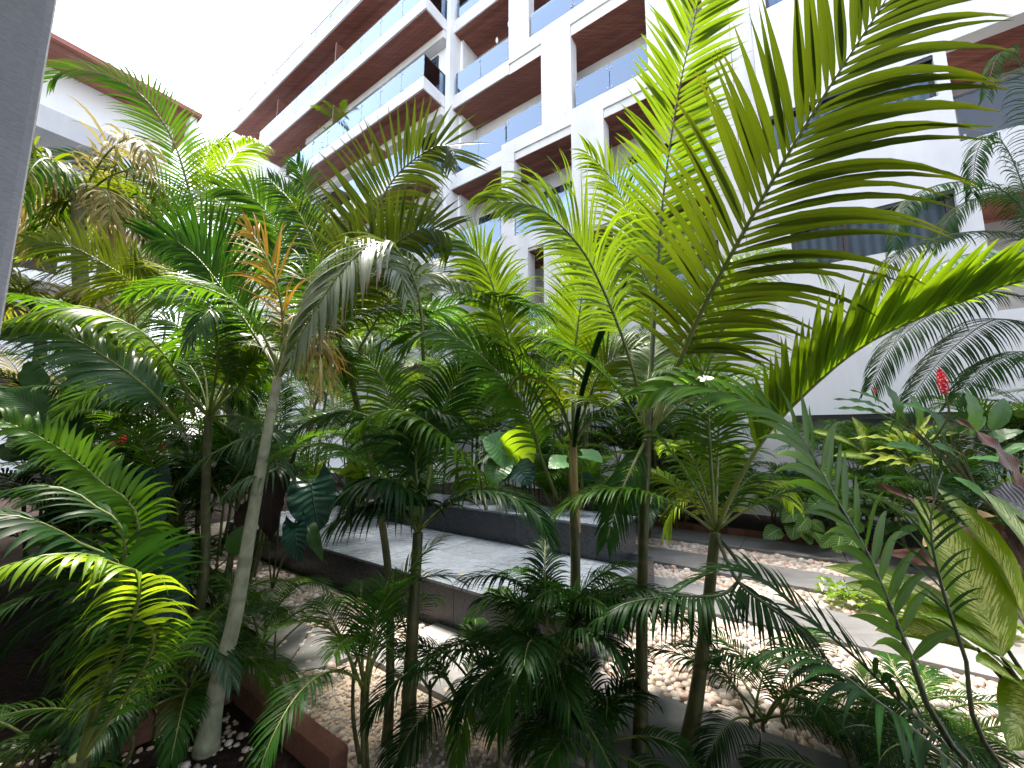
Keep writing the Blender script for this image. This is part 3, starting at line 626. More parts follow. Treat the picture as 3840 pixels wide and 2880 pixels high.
# -- left wing: long cantilevered balconies
LD = 8.40
box('rear_wall', -30, -9.605, 9.66, 9.95, 0, 19.9, 'white_plaster', bd)
def long_balcony(z, s0, s1, th=0.47):
    b = bpy.data.objects.new('balcony', None); link(b, bd)
    box('slab', s0, s1, LD, 9.64, z + .001, z + th, 'panel_concrete', b); soffit(b, s0 + .05, s1 - .05, LD + .06, 9.64, z)
    return b
lb = []
for z, s0, s1 in ((16.75, -22.8, -9.61), (13.55, -19.4, -9.61), (10.35, -18.4, -9.61), (7.15, -17, -9.61), (3.95, -17, -9.61)):
    b = long_balcony(z, s0, s1); lb.append(b)
    rail(b, s0 + .05, s1 - .03, LD + .02, z + .48, .90); rail_d(b, s1 - .05, LD, 9.6, z + .48, .88, 'rail_glass')
    s = s1 - 0.6; 
    while s > s0 + 2.6: door(bd, s - 2.2, s, 9.66, z + .5, z + 2.7, random.random() < .7); s -= 3.2
    box('soffit_beam', s0, s1 - 0.01, 9.30, 9.652, z + 2.86, z + 3.17, 'warm_plaster', bd)
rb = bpy.data.objects.new('roof', None); link(rb, bd)
box('roof_slab', -26.5, -9.62, LD - .05, 10.6, 19.87, 20.32, 'bright_plaster', rb); soffit(rb, -26.4, -9.7, LD + .02, 9.64, 19.869)
rail(rb, -26.4, -9.7, LD + .02, 20.33, .72, 1.3, mat='clear_glass')
s = -26.2
while s < -10.5: boxes('handrail', [(s, s + 3.6, LD + .05, LD + .09, 21.12, 21.16), (s + .1, s + .13, LD + .055, LD + .085, 20.33, 21.119), (s + 1.9, s + 1.93, LD + .055, LD + .085, 20.33, 21.119)], 'dark_metal', rb); s += 4.1
for s, z in ((-15.7, 17.22), (-21.1, 17.22), (-15.6, 14.02), (-12.6, 10.82)): box('partition_screen', s - .03, s + .03, 8.55, 9.62, z, z + 2.1, 'screen_brown', bd)
# pendant lamps in the upper balcony
for s, d, z in ((-7.9, 10.35, 16.05), (-7.25, 10.2, 16.15)):
    p = W(s, d, z); t = thing('pendant_lamp', 'small glass pendant lamp hanging under the ' + ('wood soffit nearer the glass corner' if s < -7.5 else 'wood soffit beside the white pier'), 'lamp', p)
    V, F = tube_vf([p + EZ * 0.70, p + EZ * 0.16], [.006, .006], 5); mesh_obj('cord', V, F, 'dark_metal', t)
    V, F = tube_vf([p + EZ * q for q in (0.17, .14, .1, .03, -.04, -.08)], [.02, .04, .05, .055, .04, .01], 8); mesh_obj('bulb', V, F, 'bulb', t, smooth=True)
# -- white wall block on the right
wb = thing('white_wall_block', 'smooth white rendered block with curtained strip windows beside the grey panels', 'building', W(-0.09, 9.5))
WD = 9.56
def wall_with_holes(par, s0, s1, z0, z1, holes, d0, d1, mat):
    ss = sorted({s0, s1, *[h[0] for h in holes], *[h[1] for h in holes]}); zs = sorted({z0, z1, *[h[2] for h in holes], *[h[3] for h in holes]})
    for a, b in zip(ss, ss[1:]):
        run = None
        for lo, hi in zip(zs, zs[1:]):
            solid = not any(h[0] <= a and b <= h[1] and h[2] <= lo and hi <= h[3] for h in holes)
            if solid: run = (run[0], hi) if run else (lo, hi)
            if (not solid or hi == z1) and run: yield (a, b, d0, d1, *run); run = None
holes = [(0.25, 2.58, 4.92, 5.82), (-0.02, 2.56, 7.60, 8.42), (2.72, 7.0, 6.62, 8.55), (2.84, 7.0, 3.6, 5.62), (0.2, 2.5, 11.0, 12.0), (2.72, 7, 9.9, 11.8)]
boxes('wall', list(wall_with_holes(wb, -0.09, 7.5, 2.0, 22, holes, WD, WD + .30, 'white_plaster')), 'white_plaster', wb)
def strip_window(s0, s1, z0, z1, mull):
    f = boxes('window', [(s0, s1, WD + .02, WD + .16, z1 - .07, z1), (s0, s1, WD + .10, WD + .16, z0, z0 + .045)] + [(q - .03, q + .03, WD + .101, WD + .159, z0 + .046, z1 - .051) for q in mull], 'dark_metal', wb)
    box('curtain', s0, s1, WD + .20, WD + .22, z0, z1, 'curtain', f)
    for a, b in zip(mull, mull[1:]): box('pane', a + .03, b - .03, WD + .125, WD + .131, z0 + .046, z1 - .051, 'window_glass', f)
strip_window(0.25, 2.58, 4.92, 5.82, [0.28, 1.02, 1.10, 2.50, 2.55]); strip_window(-0.02, 2.56, 7.60, 8.42, [0.01, 0.9, 1.7, 2.1, 2.53]); strip_window(0.2, 2.5, 11.0, 12.0, [.23, 1.3, 2.47])
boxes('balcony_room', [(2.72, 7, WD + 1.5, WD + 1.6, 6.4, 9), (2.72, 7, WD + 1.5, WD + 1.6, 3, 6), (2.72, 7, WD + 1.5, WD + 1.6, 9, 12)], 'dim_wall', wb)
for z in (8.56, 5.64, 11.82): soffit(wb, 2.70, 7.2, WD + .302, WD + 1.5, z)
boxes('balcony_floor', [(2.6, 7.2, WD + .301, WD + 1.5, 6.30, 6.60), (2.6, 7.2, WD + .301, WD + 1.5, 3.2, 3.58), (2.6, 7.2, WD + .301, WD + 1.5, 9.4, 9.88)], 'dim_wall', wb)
rail(wb, 2.75, 6.9, WD + .05, 6.63, .86, 1.4, mat='smoke_glass'); boxes('handrail', [(2.74, 6.95, WD + .07, WD + .11, 7.491, 7.53)], 'dark_metal', wb)
box('base_wall', -0.08, 7.4, WD + .35, WD + .6, 0.0, 1.998, 'grey_wall', wb); box('shadow_beam', -0.08, 7.4, WD + .02, WD + .34, 1.90, 1.999, 'dark_metal', wb)
pc = thing('beige_pier', 'plain beige rendered pier in front of the ground floor under the white block', 'pier', W(-0.5, 9.3))
box('shaft', -1.0, 0.0, 9.30, 9.60, 0, 1.0, 'warm_plaster', pc); box('shaft', -1.0, 0.0, 9.30, 9.60, 1.006, 1.998, 'warm_plaster', pc)

# -- building on the far left
lbld = thing('clad_roof_building', 'white building with a red timber clad roof overhang beyond the palms', 'building', W(-28, 3))
box('wall', -28.8, -28.3, -14, 6.1, 0, 19.4, 'bright_plaster', lbld); box('end_wall', -40, -28.81, 5.8, 6.1, 0, 19.38, 'bright_plaster', lbld)
rf = box('roof', -40, -26.02, -14, 6.74, 19.425, 19.62, 'red_cladding', lbld)
s = -28.28; k = 11; st = 2.28 / k
for i in range(k): box('cladding_board', s + i * st + .006, s + (i + 1) * st - .006, -14, 6.74, 19.39, 19.424, 'red_cladding', rf)
box('parapet', -28.3, -26.0, -14, 3.45, 15.0, 16.05, 'grey_wall', lbld); box('parapet', -27.6, -26.2, 3.75, 4.3, 14.2, 16.05, 'warm_plaster', lbld)
box('slab', -28.3, -26.3, -14, 5.6, 11.6, 12.0, 'bright_plaster', lbld); box('slab', -28.3, -26.3, -14, 6.0, 8.3, 8.7, 'bright_plaster', lbld)
for z in (12.3, 9.0, 5.8, 2.4):
    for d in (-2.0, 1.0, 3.8): door(lbld, -29, -28.9, 6, z, z + .1) if False else boxes('window', [(-28.31, -28.28, d, d + 1.5, z, z + 1.8)], 'interior_dark', lbld)
boxes('roof_stack', [(-27.0, -26.3, 6.3, 6.6, 17.9, 19.38)], 'bright_plaster', lbld)

# -- the covered walkway the picture was taken from (column in view, roof and floor around the viewer)
cw = thing('covered_walkway', 'dark grey rendered column of the walkway close at the left edge', 'walkway', W(-1.85, -0.1))
box('column', -2.06, -1.646, -0.35, 0.07, -0.03, 3.40, 'column_paint', cw, 0.018)
box('roof_slab', -5.5, 6.5, -4.5, 0.07, 3.401, 3.85, 'column_paint', cw); box('floor_slab', -5.5, 6.5, -4.5, -0.30, -0.03, 0.10, 'paver', cw)
box('back_wall', -5.5, 6.5, -4.5, -4.3, 0.101, 3.40, 'dim_wall', cw); box('added_upper_storey', -12, 14, -4.5, -0.2, 3.851, 11.5, 'grey_wall', cw); box('side_wall', -12, -2.07, -0.32, 0.05, -0.03, 3.40, 'column_paint', cw); box('side_wall', 4.2, 14, -0.32, 0.05, -0.03, 3.40, 'column_paint', cw)  # side walls and upper storey are unseen, added to shade the foreground

# ================================================================== FOREGROUND PALMS
def path(v, m=44): return smooth_path([at(*p) for p in v], m)
def palm(label, base, trunk=None, r0=0.04, r1=0.03, mat='bark', group=None, ring=0.11, name='palm_tree', shaft=None):
    b = np.array([base[0], base[1], -0.03]); root = thing(name, label, 'palm', b, group)
    if trunk: build_trunk(root, [b] + [at(*p) for p in trunk], r0, r1, mat, ring)
    if shaft: build_trunk(root, [at(*p) for p in shaft[0]], shaft[1], shaft[2], 'green_stem', 0.5, 'crownshaft', 12, 1.0)
    return root
CH = np.array([0, -1.0, 0.15]); UP = np.array([0, 0, 1.0]); MIXH = np.array([0, -0.8, 0.7])
def FR(root, mat, v, **kw):
    if not kw.get('hero'): kw['w'] = kw.get('w', .035) * 0.88
    return build_frond(root, path(v), mat, **kw)

# A: pale leaning trunk on the left
pA = palm('leaning palm with pale grey ringed trunk in the dark soil bed', ground(775, 2790)[:2], [(470, 1480, 2.30), (508, 1330, 2.30), (548, 1100, 2.32), (575, 950, 2.33), (600, 815, 2.36)], 0.042, 0.024, 'bark', None, 0.2)
FR(pA, 'leaf_silver', [(603, 815, 2.36), (640, 700, 2.45), (720, 590, 2.5), (800, 535, 2.45), (850, 560, 2.35), (880, 640, 2.3)], L=0.42, n=39, w=0.034, t0=0.3, hint=UP, vee=0.0, g=0.9, a0=1.15, a1=0.6, r=0.011)
FR(pA, 'leaf_silver', [(915, 780, 2.5), (905, 640, 2.45), (862, 545, 2.35), (805, 527, 2.2), (735, 590, 2.1), (672, 685, 2.05), (628, 770, 2.05)], L=0.46, n=50, w=0.036, t0=0.22, hint=np.array([0.1, -0.5, 0.9]), vee=0.0, g=0.75, a0=1.15, a1=0.45, r=0.012, hero=True)
FR(pA, 'leaf_orange', [(603, 815, 2.36), (612, 720, 2.4), (600, 620, 2.42), (570, 545, 2.45), (535, 490, 2.5)], L=0.36, n=34, w=0.024, t0=0.25, hint=CH, vee=0.1, g=0.6, a0=0.7, a1=0.3, r=0.010, jit=0.25, drop=0.25)
FR(pA, 'leaf_dry', [(603, 815, 2.36), (625, 740, 2.3), (660, 700, 2.25), (690, 760, 2.2), (705, 840, 2.2)], L=0.33, n=34, w=0.022, t0=0.2, hint=MIXH, vee=0.0, g=1.2, a0=0.9, a1=0.4, r=0.009, jit=0.3, drop=0.2)
FR(pA, 'leaf_orange', [(603, 815, 2.36), (640, 750, 2.3), (680, 740, 2.22), (730, 780, 2.2)], L=0.26, n=21, w=0.02, t0=0.3, hint=MIXH, vee=0.0, g=1.3, a0=0.8, a1=0.4, r=0.008, jit=0.3, drop=0.3)
FR(pA, 'leaf_dark', [(603, 815, 2.36), (560, 740, 2.5), (500, 650, 2.6), (430, 560, 2.7), (380, 520, 2.75)], L=0.36, n=44, w=0.03, t0=0.25, hint=CH, vee=0.2, g=0.4, a0=1.0, a1=0.45)

# M: crown behind, two upright dark fronds in front of the balconies
pM = palm('palm with two dark upright fronds crossing the long balconies', ground(1450, 2790)[:2], [(843, 1450, 2.3), (835, 1200, 2.45), (790, 950, 2.8), (752, 800, 2.95)], 0.022, 0.020, 'green_stem', None, 0.14)
FR(pM, 'leaf_big', [(752, 800, 2.95), (742, 700, 3.0), (775, 560, 3.05), (835, 410, 3.1), (900, 340, 3.1), (962, 312, 3.05), (985, 345, 3.0)], L=[0.55, 0.72], n=54, w=0.050, t0=0.25, hint=np.array([0.1, -1.0, 0.15]), vee=0.05, g=(0.7, 0.12), a0=0.95, a1=0.75, r=0.013, rmat='rachis_dark', hero=True)
FR(pM, 'leaf_big', [(752, 800, 2.95), (735, 720, 2.9), (770, 620, 2.85), (840, 540, 2.8), (910, 495, 2.75), (962, 500, 2.72)], L=[0.45, 0.56], n=50, w=0.044, t0=0.22, hint=np.array([0.1, -1.0, 0.15]), vee=0.05, g=(0.8, 0.15), a0=1.0, a1=0.8, r=0.012, rmat='rachis_dark', hero=True)
FR(pM, 'leaf_dark', [(752, 800, 2.95), (725, 690, 3.1), (690, 560, 3.3), (640, 450, 3.5), (580, 385, 3.6)], L=0.45, n=52, w=0.034, t0=0.25, hint=CH, vee=0.1, g=0.6, a0=1.0, a1=0.45)
FR(pM, 'leaf_lime', [(752, 800, 2.95), (790, 730, 2.9), (850, 640, 2.85), (930, 590, 2.8), (1010, 610, 2.75)], L=0.42, n=44, w=0.032, t0=0.25, hint=MIXH, vee=0.1, g=0.7, a0=1.05, a1=0.5)
FR(pM, 'leaf_mid', [(752, 800, 2.95), (730, 730, 2.8), (690, 640, 2.7), (650, 600, 2.65), (590, 620, 2.6)], L=0.38, n=44, w=0.03, t0=0.25, hint=MIXH, vee=0.1, g=0.7, a0=1.05, a1=0.5)
FR(pM, 'leaf_lime', [(752, 800, 2.95), (745, 700, 3.2), (700, 560, 3.4), (680, 470, 3.5), (640, 440, 3.5)], L=0.42, n=47, w=0.03, t0=0.25, hint=CH, vee=0.1, g=0.6, a0=1.0, a1=0.45)

# P: olive stem left of centre
pP = palm('palm with olive green stem in front of the slate platform', ground(1530, 2850)[:2], [(884, 1500, 2.26), (893, 1330, 2.30), (903, 1150, 2.36)], 0.036, 0.028, 'green_stem', None, 0.13)
kw = dict(L=0.36, n=44, w=0.034, t0=0.22, a0=1.1, a1=0.5)
FR(pP, 'leaf_deep_shade', [(903, 1150, 2.36), (910, 1090, 2.3), (880, 1060, 2.2), (835, 1035, 2.1), (785, 1040, 2.05), (755, 1080, 2.0)], hint=UP, vee=-0.1, g=1.1, **kw, hero=True)
FR(pP, 'leaf_deep_shade', [(903, 1150, 2.36), (900, 1050, 2.35), (900, 960, 2.35), (930, 900, 2.3), (985, 900, 2.25)], hint=UP, vee=0.0, g=1.0, **kw)
FR(pP, 'leaf_mid', [(1050, 1100, 2.5), (1035, 1030, 2.4), (1000, 985, 2.3), (945, 930, 2.2), (880, 890, 2.15), (815, 890, 2.1), (775, 920, 2.1)], hint=UP, vee=-0.15, g=1.2, L=0.30, n=52, w=0.030, t0=0.1, a0=1.2, a1=0.6, hero=True)
FR(pP, 'leaf_dark', [(903, 1150, 2.36), (890, 1040, 2.5), (850, 940, 2.6), (770, 890, 2.6), (690, 900, 2.55), (640, 930, 2.5)], hint=UP, vee=-0.1, g=0.9, **kw)
FR(pP, 'leaf_mid', [(903, 1150, 2.36), (860, 1000, 2.6), (840, 860, 2.8), (800, 780, 2.9), (740, 740, 2.9)], hint=MIXH, vee=0.1, g=0.7, L=0.4, n=44, w=0.032, t0=0.3, a0=1.05, a1=0.5)
FR(pP, 'leaf_dark', [(903, 1150, 2.36), (930, 1020, 2.6), (960, 880, 2.8), (1000, 800, 2.9), (1060, 770, 2.9)], hint=MIXH, vee=0.1, g=0.7, L=0.4, n=44, w=0.032, t0=0.3, a0=1.05, a1=0.5)
FR(pP, 'leaf_deep_shade', [(903, 1150, 2.36), (860, 1100, 2.2), (800, 1090, 2.1), (720, 1130, 2.0)], hint=UP, vee=0, g=0.9, L=0.3, n=34, w=0.03, t0=0.2)

# Q: tan stem in the middle
pQ = palm('palm with tan sheathed stem near the centre of the garden', ground(2170, 2700)[:2], [(1236, 1430, 2.75), (1243, 1250, 2.85), (1240, 1100, 2.95), (1238, 1000, 3.0)], 0.036, 0.032, 'green_stem', None, 0.2)
build_trunk(pQ, [at(1244, 1150, 2.93), at(1240, 1050, 2.97), at(1238, 950, 3.0)], 0.036, 0.026, 'tan_stem', 0.5, 'crownshaft', 12, 1.0)
FR(pQ, 'leaf_mid', [(1205, 1080, 2.9), (1170, 990, 2.85), (1137, 886, 2.8), (1087, 820, 2.7), (1020, 753, 2.6), (937, 713, 2.5), (872, 742, 2.45)], L=0.45, n=60, w=0.032, t0=0.22, hint=np.array([0.25, -0.7, 0.75]), vee=0.15, g=0.55, a0=1.05, a1=0.45, r=0.013, hero=True)
FR(pQ, 'leaf_lime', [(1238, 960, 3.0), (1237, 860, 3.05), (1241, 760, 3.1), (1254, 660, 3.1), (1262, 590, 3.05), (1240, 520, 3.0)], L=0.46, n=47, w=0.032, t0=0.4, hint=CH, vee=0.1, g=0.35, a0=1.0, a1=0.45, r=0.012)
FR(pQ, 'leaf_lime', [(1215, 960, 3.0), (1165, 862, 3.0), (1120, 800, 2.95), (1085, 690, 2.9), (1050, 580, 2.85), (1000, 520, 2.8), (960, 540, 2.75)], L=0.46, n=60, w=0.032, t0=0.36, hint=np.array([0.3, -0.9, 0.3]), vee=0.05, g=0.75, a0=0.95, a1=0.45, r=0.012, hero=True)
FR(pQ, 'leaf_olive', [(1238, 960, 3.0), (1265, 880, 3.0), (1300, 800, 2.95), (1360, 760, 2.9), (1420, 760, 2.85)], L=0.36, n=42, w=0.032, t0=0.3, hint=MIXH, vee=0.2, g=0.6)
FR(pQ, 'leaf_olive', [(1238, 960, 3.0), (1215, 880, 2.9), (1180, 830, 2.85), (1130, 815, 2.8), (1075, 850, 2.75)], L=0.34, n=42, w=0.032, t0=0.3, hint=UP, vee=0.1, g=0.9)
FR(pQ, 'leaf_dark', [(1238, 960, 3.0), (1280, 900, 2.8), (1340, 880, 2.7), (1400, 930, 2.6)], L=0.34, n=39, w=0.03, t0=0.3, hint=UP, vee=0.0, g=0.9)
# spear leaf still folded
Vs, Fs = tube_vf(path([(1240, 965, 2.95), (1256, 850, 2.85), (1300, 715, 2.75), (1345, 625, 2.65), (1358, 590, 2.62)], 24), np.interp(np.linspace(0, 1, 24), [0, .3, .75, 1], [.016, .019, .028, .004]), 7)
mesh_obj('spear_leaf', Vs, Fs, 'leaf_dark', pQ, {'rnd': np.full(len(Vs), .3), 'al': np.zeros(len(Vs)), 'u': np.ones(len(Vs))}, True)

# Rr: the tall palm right of centre with the biggest fronds
pR = palm('tall palm with greenish stem carrying the two largest lime fronds', ground(2400, 2840)[:2], [(1385, 1500, 2.30), (1388, 1250, 2.36), (1393, 1030, 2.44), (1396, 950, 2.47)], 0.033, 0.026, 'green_stem', None, 0.17, shaft=([(1393, 1030, 2.44), (1398, 950, 2.47), (1404, 880, 2.5)], 0.034, 0.020))
FR(pR, 'leaf_big', [(1398, 960, 2.47), (1440, 850, 2.45), (1500, 705, 2.32), (1560, 585, 2.15), (1680, 370, 1.9), (1790, 190, 1.72), (1900, 20, 1.6), (1950, -60, 1.55)], L=[0.90, 0.76], n=50, w=0.058, t0=0.22, hint=np.array([0.0, -1.0, 0.0]), vee=0.05, g=(0.50, 0.30), a0=1.08, a1=0.62, r=0.020, hero=True, basek=0.5, fold=0.3)
FR(pR, 'leaf_lime', [(1396, 950, 2.47), (1408, 800, 2.55), (1418, 620, 2.62), (1432, 430, 2.65), (1462, 220, 2.6), (1502, 30, 2.5), (1520, -70, 2.45)], L=0.50, n=56, w=0.058, t0=0.32, hint=np.array([0.1, -1.0, 0.0]), vee=0.15, g=0.12, a0=1.0, a1=0.8, r=0.013, rmat='rachis_dark', hero=True, basek=0.75, tipk=0.8, fold=0.3)
FR(pR, 'leaf_lime', [(1396, 950, 2.47), (1378, 840, 2.5), (1345, 730, 2.45), (1300, 620, 2.4), (1250, 530, 2.3), (1165, 450, 2.2), (1075, 435, 2.12)], L=[0.62, 0.4], n=78, w=0.030, t0=0.36, hint=np.array([0.3, -0.9, 0.2]), vee=0.05, g=(1.25, 0.5), a0=1.0, a1=0.5, r=0.013)
FR(pR, 'leaf_lime', [(1396, 950, 2.47), (1450, 800, 2.6), (1520, 660, 2.75), (1610, 560, 2.85), (1710, 540, 2.9), (1790, 600, 2.9)], L=0.42, n=60, w=0.032, t0=0.36, hint=np.array([-0.2, -0.6, 0.8]), vee=0.0, g=0.8, a0=1.0, a1=0.5)
FR(pR, 'leaf_lime', [(1396, 950, 2.47), (1420, 820, 2.8), (1400, 660, 3.0), (1370, 520, 3.1), (1330, 400, 3.1), (1270, 330, 3.05)], L=0.48, n=60, w=0.036, t0=0.38, hint=CH, vee=0.1, g=0.6, a0=1.0, a1=0.45)
FR(pR, 'leaf_lime', [(1396, 950, 2.47), (1450, 870, 2.5), (1520, 800, 2.5), (1560, 700, 2.5), (1590, 600, 2.5)], L=0.5, n=39, w=0.036, t0=0.38, hint=CH, vee=0.1, g=0.5, a0=1.15, a1=0.6)
FR(pR, 'leaf_dark', [(1396, 950, 2.47), (1370, 1000, 2.4), (1335, 1080, 2.3), (1310, 1170, 2.2)], L=0.26, n=26, w=0.026, t0=0.1, hint=MIXH, vee=0.1, g=0.6, a0=0.8, a1=0.4)
FR(pR, 'leaf_lime', [(1404, 880, 2.5), (1406, 760, 2.6), (1410, 640, 2.7), (1380, 560, 2.8), (1400, 480, 2.85)], L=0.42, n=42, w=0.034, t0=0.38, hint=CH, vee=0.1, g=0.5)

# S: darker stem to its right, sail like frond
pS = palm('dark stemmed palm with a pleated sail shaped frond over the white wall', ground(2570, 2840)[:2], [(1508, 1480, 2.28), (1530, 1300, 2.34), (1545, 1150, 2.40)], 0.036, 0.027, 'green_stem', None, 0.2)
FR(pS, 'leaf_lime', [(1545, 1150, 2.40), (1595, 1040, 2.36), (1660, 935, 2.3), (1745, 845, 2.2), (1860, 750, 2.05), (2000, 680, 1.92), (2140, 625, 1.82), (2260, 590, 1.76)], L=[0.42, 0.50], n=54, w=0.078, t0=0.26, hint=[np.array([.59, .32, -.8]), np.array([0.05, -1.0, -0.1])], vee=0.08, g=(0.5, 0.08), a0=0.85, a1=0.40, r=0.014, hero=True, basek=0.6, fold=0.4)
FR(pS, 'leaf_mid', [(1545, 1150, 2.40), (1537, 1020, 2.45), (1530, 900, 2.5), (1525, 820, 2.5), (1480, 780, 2.45), (1420, 800, 2.4)], L=0.34, n=39, w=0.026, t0=0.3, hint=UP, vee=0.1, g=0.8)
FR(pS, 'leaf_mid', [(1545, 1150, 2.40), (1550, 1000, 2.6), (1560, 880, 2.7), (1610, 800, 2.8), (1680, 800, 2.8)], L=0.34, n=39, w=0.028, t0=0.3, hint=UP, vee=0.1, g=0.7)
FR(pS, 'leaf_fresh', [(1545, 1150, 2.40), (1575, 1110, 2.5), (1620, 1060, 2.6), (1680, 1040, 2.7), (1715, 1090, 2.75)], L=0.26, n=39, w=0.022, t0=0.2, hint=UP, vee=0.1, g=0.8)
FR(pS, 'leaf_fresh', [(1545, 1150, 2.40), (1530, 1100, 2.6), (1500, 1060, 2.7), (1460, 1090, 2.8), (1440, 1150, 2.8)], L=0.26, n=36, w=0.024, t0=0.2, hint=UP, vee=0.1, g=0.8)
FR(pS, 'leaf_deep_shade', [(1545, 1150, 2.40), (1600, 1230, 2.3), (1560, 1284, 2.1), (1450, 1288, 2.0), (1350, 1305, 1.95), (1290, 1340, 1.93)], L=0.28, n=38, w=0.030, t0=0.35, hint=UP, vee=-0.1, g=1.3, rmat='rachis_dark')
FR(pS, 'leaf_deep_shade', [(1545, 1150, 2.40), (1590, 1250, 2.2), (1660, 1310, 2.05), (1740, 1370, 1.95), (1815, 1460, 1.9)], L=0.28, n=38, w=0.030, t0=0.35, hint=UP, vee=-0.1, g=1.1, rmat='rachis_dark')

# U: fronds that rise from the lower right corner
bU = np.array([1.75, 1.15])
pU = palm('palm out of the lower corner whose thin dark stalks cross the pebbles', bU)
build_trunk(pU, [np.array([1.75, 1.15, -0.03]), np.array([1.76, 1.16, 0.25])], 0.045, 0.035, 'green_stem', 0.08, 'trunk')
o_ = np.array([1.76, 1.16, 0.22])
def FU(mat, v, **k): return build_frond(pU, smooth_path([o_] + [at(*p) for p in v], 44), mat, **k)
FU('leaf_mid', [(2080, 1640, 1.35), (1955, 1390, 1.45), (1880, 1210, 1.5), (1800, 1070, 1.55), (1715, 925, 1.6), (1610, 865, 1.65), (1490, 832, 1.7), (1400, 850, 1.72)], L=0.34, n=30, w=0.056, t0=0.36, hint=np.array([0.35, -0.75, 0.5]), vee=0.2, g=0.45, a0=1.05, a1=0.4, r=0.012, rmat='rachis_dark', hero=True, basek=0.8)
FU('leaf_dark', [(2150, 1640, 1.3), (2085, 1420, 1.35), (2035, 1270, 1.4), (2010, 1130, 1.45), (2040, 1000, 1.5)], L=0.18, n=18, w=0.014, t0=0.6, hint=CH, vee=0.2, g=0.4, a0=0.9, a1=0.4, r=0.010, rmat='rachis_dark')
FU('leaf_deep_shade', [(1990, 1560, 1.45), (1870, 1440, 1.5), (1740, 1330, 1.6), (1640, 1250, 1.7), (1560, 1230, 1.8), (1470, 1270, 1.85)], L=0.26, n=47, w=0.030, t0=0.2, hint=UP, vee=0.35, g=0.35, a0=1.15, a1=0.5, r=0.010, rmat='rachis_dark', hero=True)
FU('leaf_deep_shade', [(2000, 1600, 1.3), (1900, 1520, 1.3), (1780, 1430, 1.35), (1700, 1400, 1.4), (1600, 1430, 1.5)], L=0.28, n=42, w=0.026, t0=0.2, hint=UP, vee=0.0, g=0.9, rmat='rachis_dark')

# V: near fronds at the left edge
bV = np.array([-1.75, 1.55]); pV = palm('low palm at the left edge with short folded leaflets catching light', bV)
build_trunk(pV, [np.array([-1.75, 1.75, -0.03]), np.array([-1.7, 1.75, 0.35])], 0.04, 0.03, 'green_stem', 0.08, 'trunk')
o2 = np.array([-1.70, 1.75, 0.33])
def FV(mat, v, **k): return build_frond(pV, smooth_path([o2] + [at(*p) for p in v], 44), mat, **k)
FV('leaf_mid', [(300, 1160, 1.75), (210, 1036, 1.7), (146, 983, 1.65), (78, 941, 1.6), (0, 908, 1.55), (-60, 900, 1.5)], L=0.17, n=62, w=0.032, t0=0.3, hint=np.array([0.3, -0.5, 0.8]), vee=0.6, g=0.8, a0=1.2, a1=0.8, hero=True)
FV('leaf_deep_shade', [(260, 1260, 1.5), (180, 1180, 1.4), (90, 1130, 1.3), (0, 1110, 1.25), (-60, 1120, 1.2)], L=0.30, n=36, w=0.042, t0=0.3, hint=np.array([0, -0.3, 1]), vee=-0.2, g=0.6, a0=1.1, a1=0.6, hero=True)
FV('leaf_deep_shade', [(270, 1200, 1.6), (200, 1090, 1.55), (110, 1050, 1.5), (0, 1060, 1.45)], L=0.26, n=36, w=0.03, t0=0.3, hint=UP, vee=-0.1, g=0.8)
FV('leaf_fresh', [(300, 1290, 1.45), (240, 1215, 1.35), (160, 1195, 1.25), (70, 1205, 1.18), (-20, 1235, 1.12)], L=0.20, n=48, w=0.026, t0=0.25, hint=UP, vee=-0.2, g=1.0, a0=1.2, a1=0.7, hero=True)
FV('leaf_dark', [(330, 1400, 1.6), (270, 1330, 1.5), (190, 1340, 1.4), (110, 1400, 1.35)], L=0.24, n=36, w=0.026, t0=0.2, hint=UP, vee=0, g=0.9)

# arching fronds, left middle distance
pL = palm('feathery palm with pale arching fronds left of the leaning trunk', ground(700, 2560)[:2], [(440, 1250, 2.9), (445, 1050, 3.0), (450, 900, 3.05)], 0.03, 0.026, 'green_stem', None, 0.15)
FR(pL, 'leaf_lime', [(420, 900, 2.9), (395, 830, 2.8), (330, 740, 2.6), (255, 690, 2.45), (150, 665, 2.3), (40, 685, 2.2), (-40, 720, 2.15)], L=0.36, n=57, w=0.034, t0=0.2, hint=np.array([0.2, -0.3, 1]), vee=-0.1, g=0.9, a0=1.15, a1=0.6, hero=True)
FR(pL, 'leaf_blue', [(400, 930, 2.7), (330, 850, 2.5), (240, 780, 2.4), (130, 720, 2.3), (0, 700, 2.2)], L=0.34, n=52, w=0.034, t0=0.2, hint=np.array([0.5, -0.6, 0.7]), vee=0.0, g=0.7, a0=1.0, a1=0.5, hero=True)
FR(pL, 'leaf_mid', [(450, 900, 3.05), (488, 840, 2.9), (490, 740, 2.75), (465, 670, 2.6), (410, 640, 2.5), (350, 640, 2.45)], L=0.34, n=52, w=0.030, t0=0.2, hint=MIXH, vee=0.0, g=0.8)
FR(pL, 'leaf_blue', [(450, 900, 3.05), (470, 780, 2.7), (462, 690, 2.5), (455, 668, 2.4), (430, 700, 2.3), (400, 750, 2.25)], L=0.28, n=42, w=0.03, t0=0.35, hint=UP, vee=-0.1, g=0.8)
FR(pL, 'leaf_lime', [(450, 900, 3.05), (520, 830, 3.0), (560, 740, 2.9), (590, 690, 2.8), (640, 700, 2.7)], L=0.38, n=49, w=0.03, t0=0.2, hint=MIXH, vee=0.1, g=0.8)
FR(pL, 'leaf_mid', [(450, 900, 3.05), (440, 800, 3.2), (400, 720, 3.3), (350, 690, 3.3), (280, 720, 3.3)], L=0.38, n=49, w=0.03, t0=0.2, hint=MIXH, vee=0.1, g=0.7)
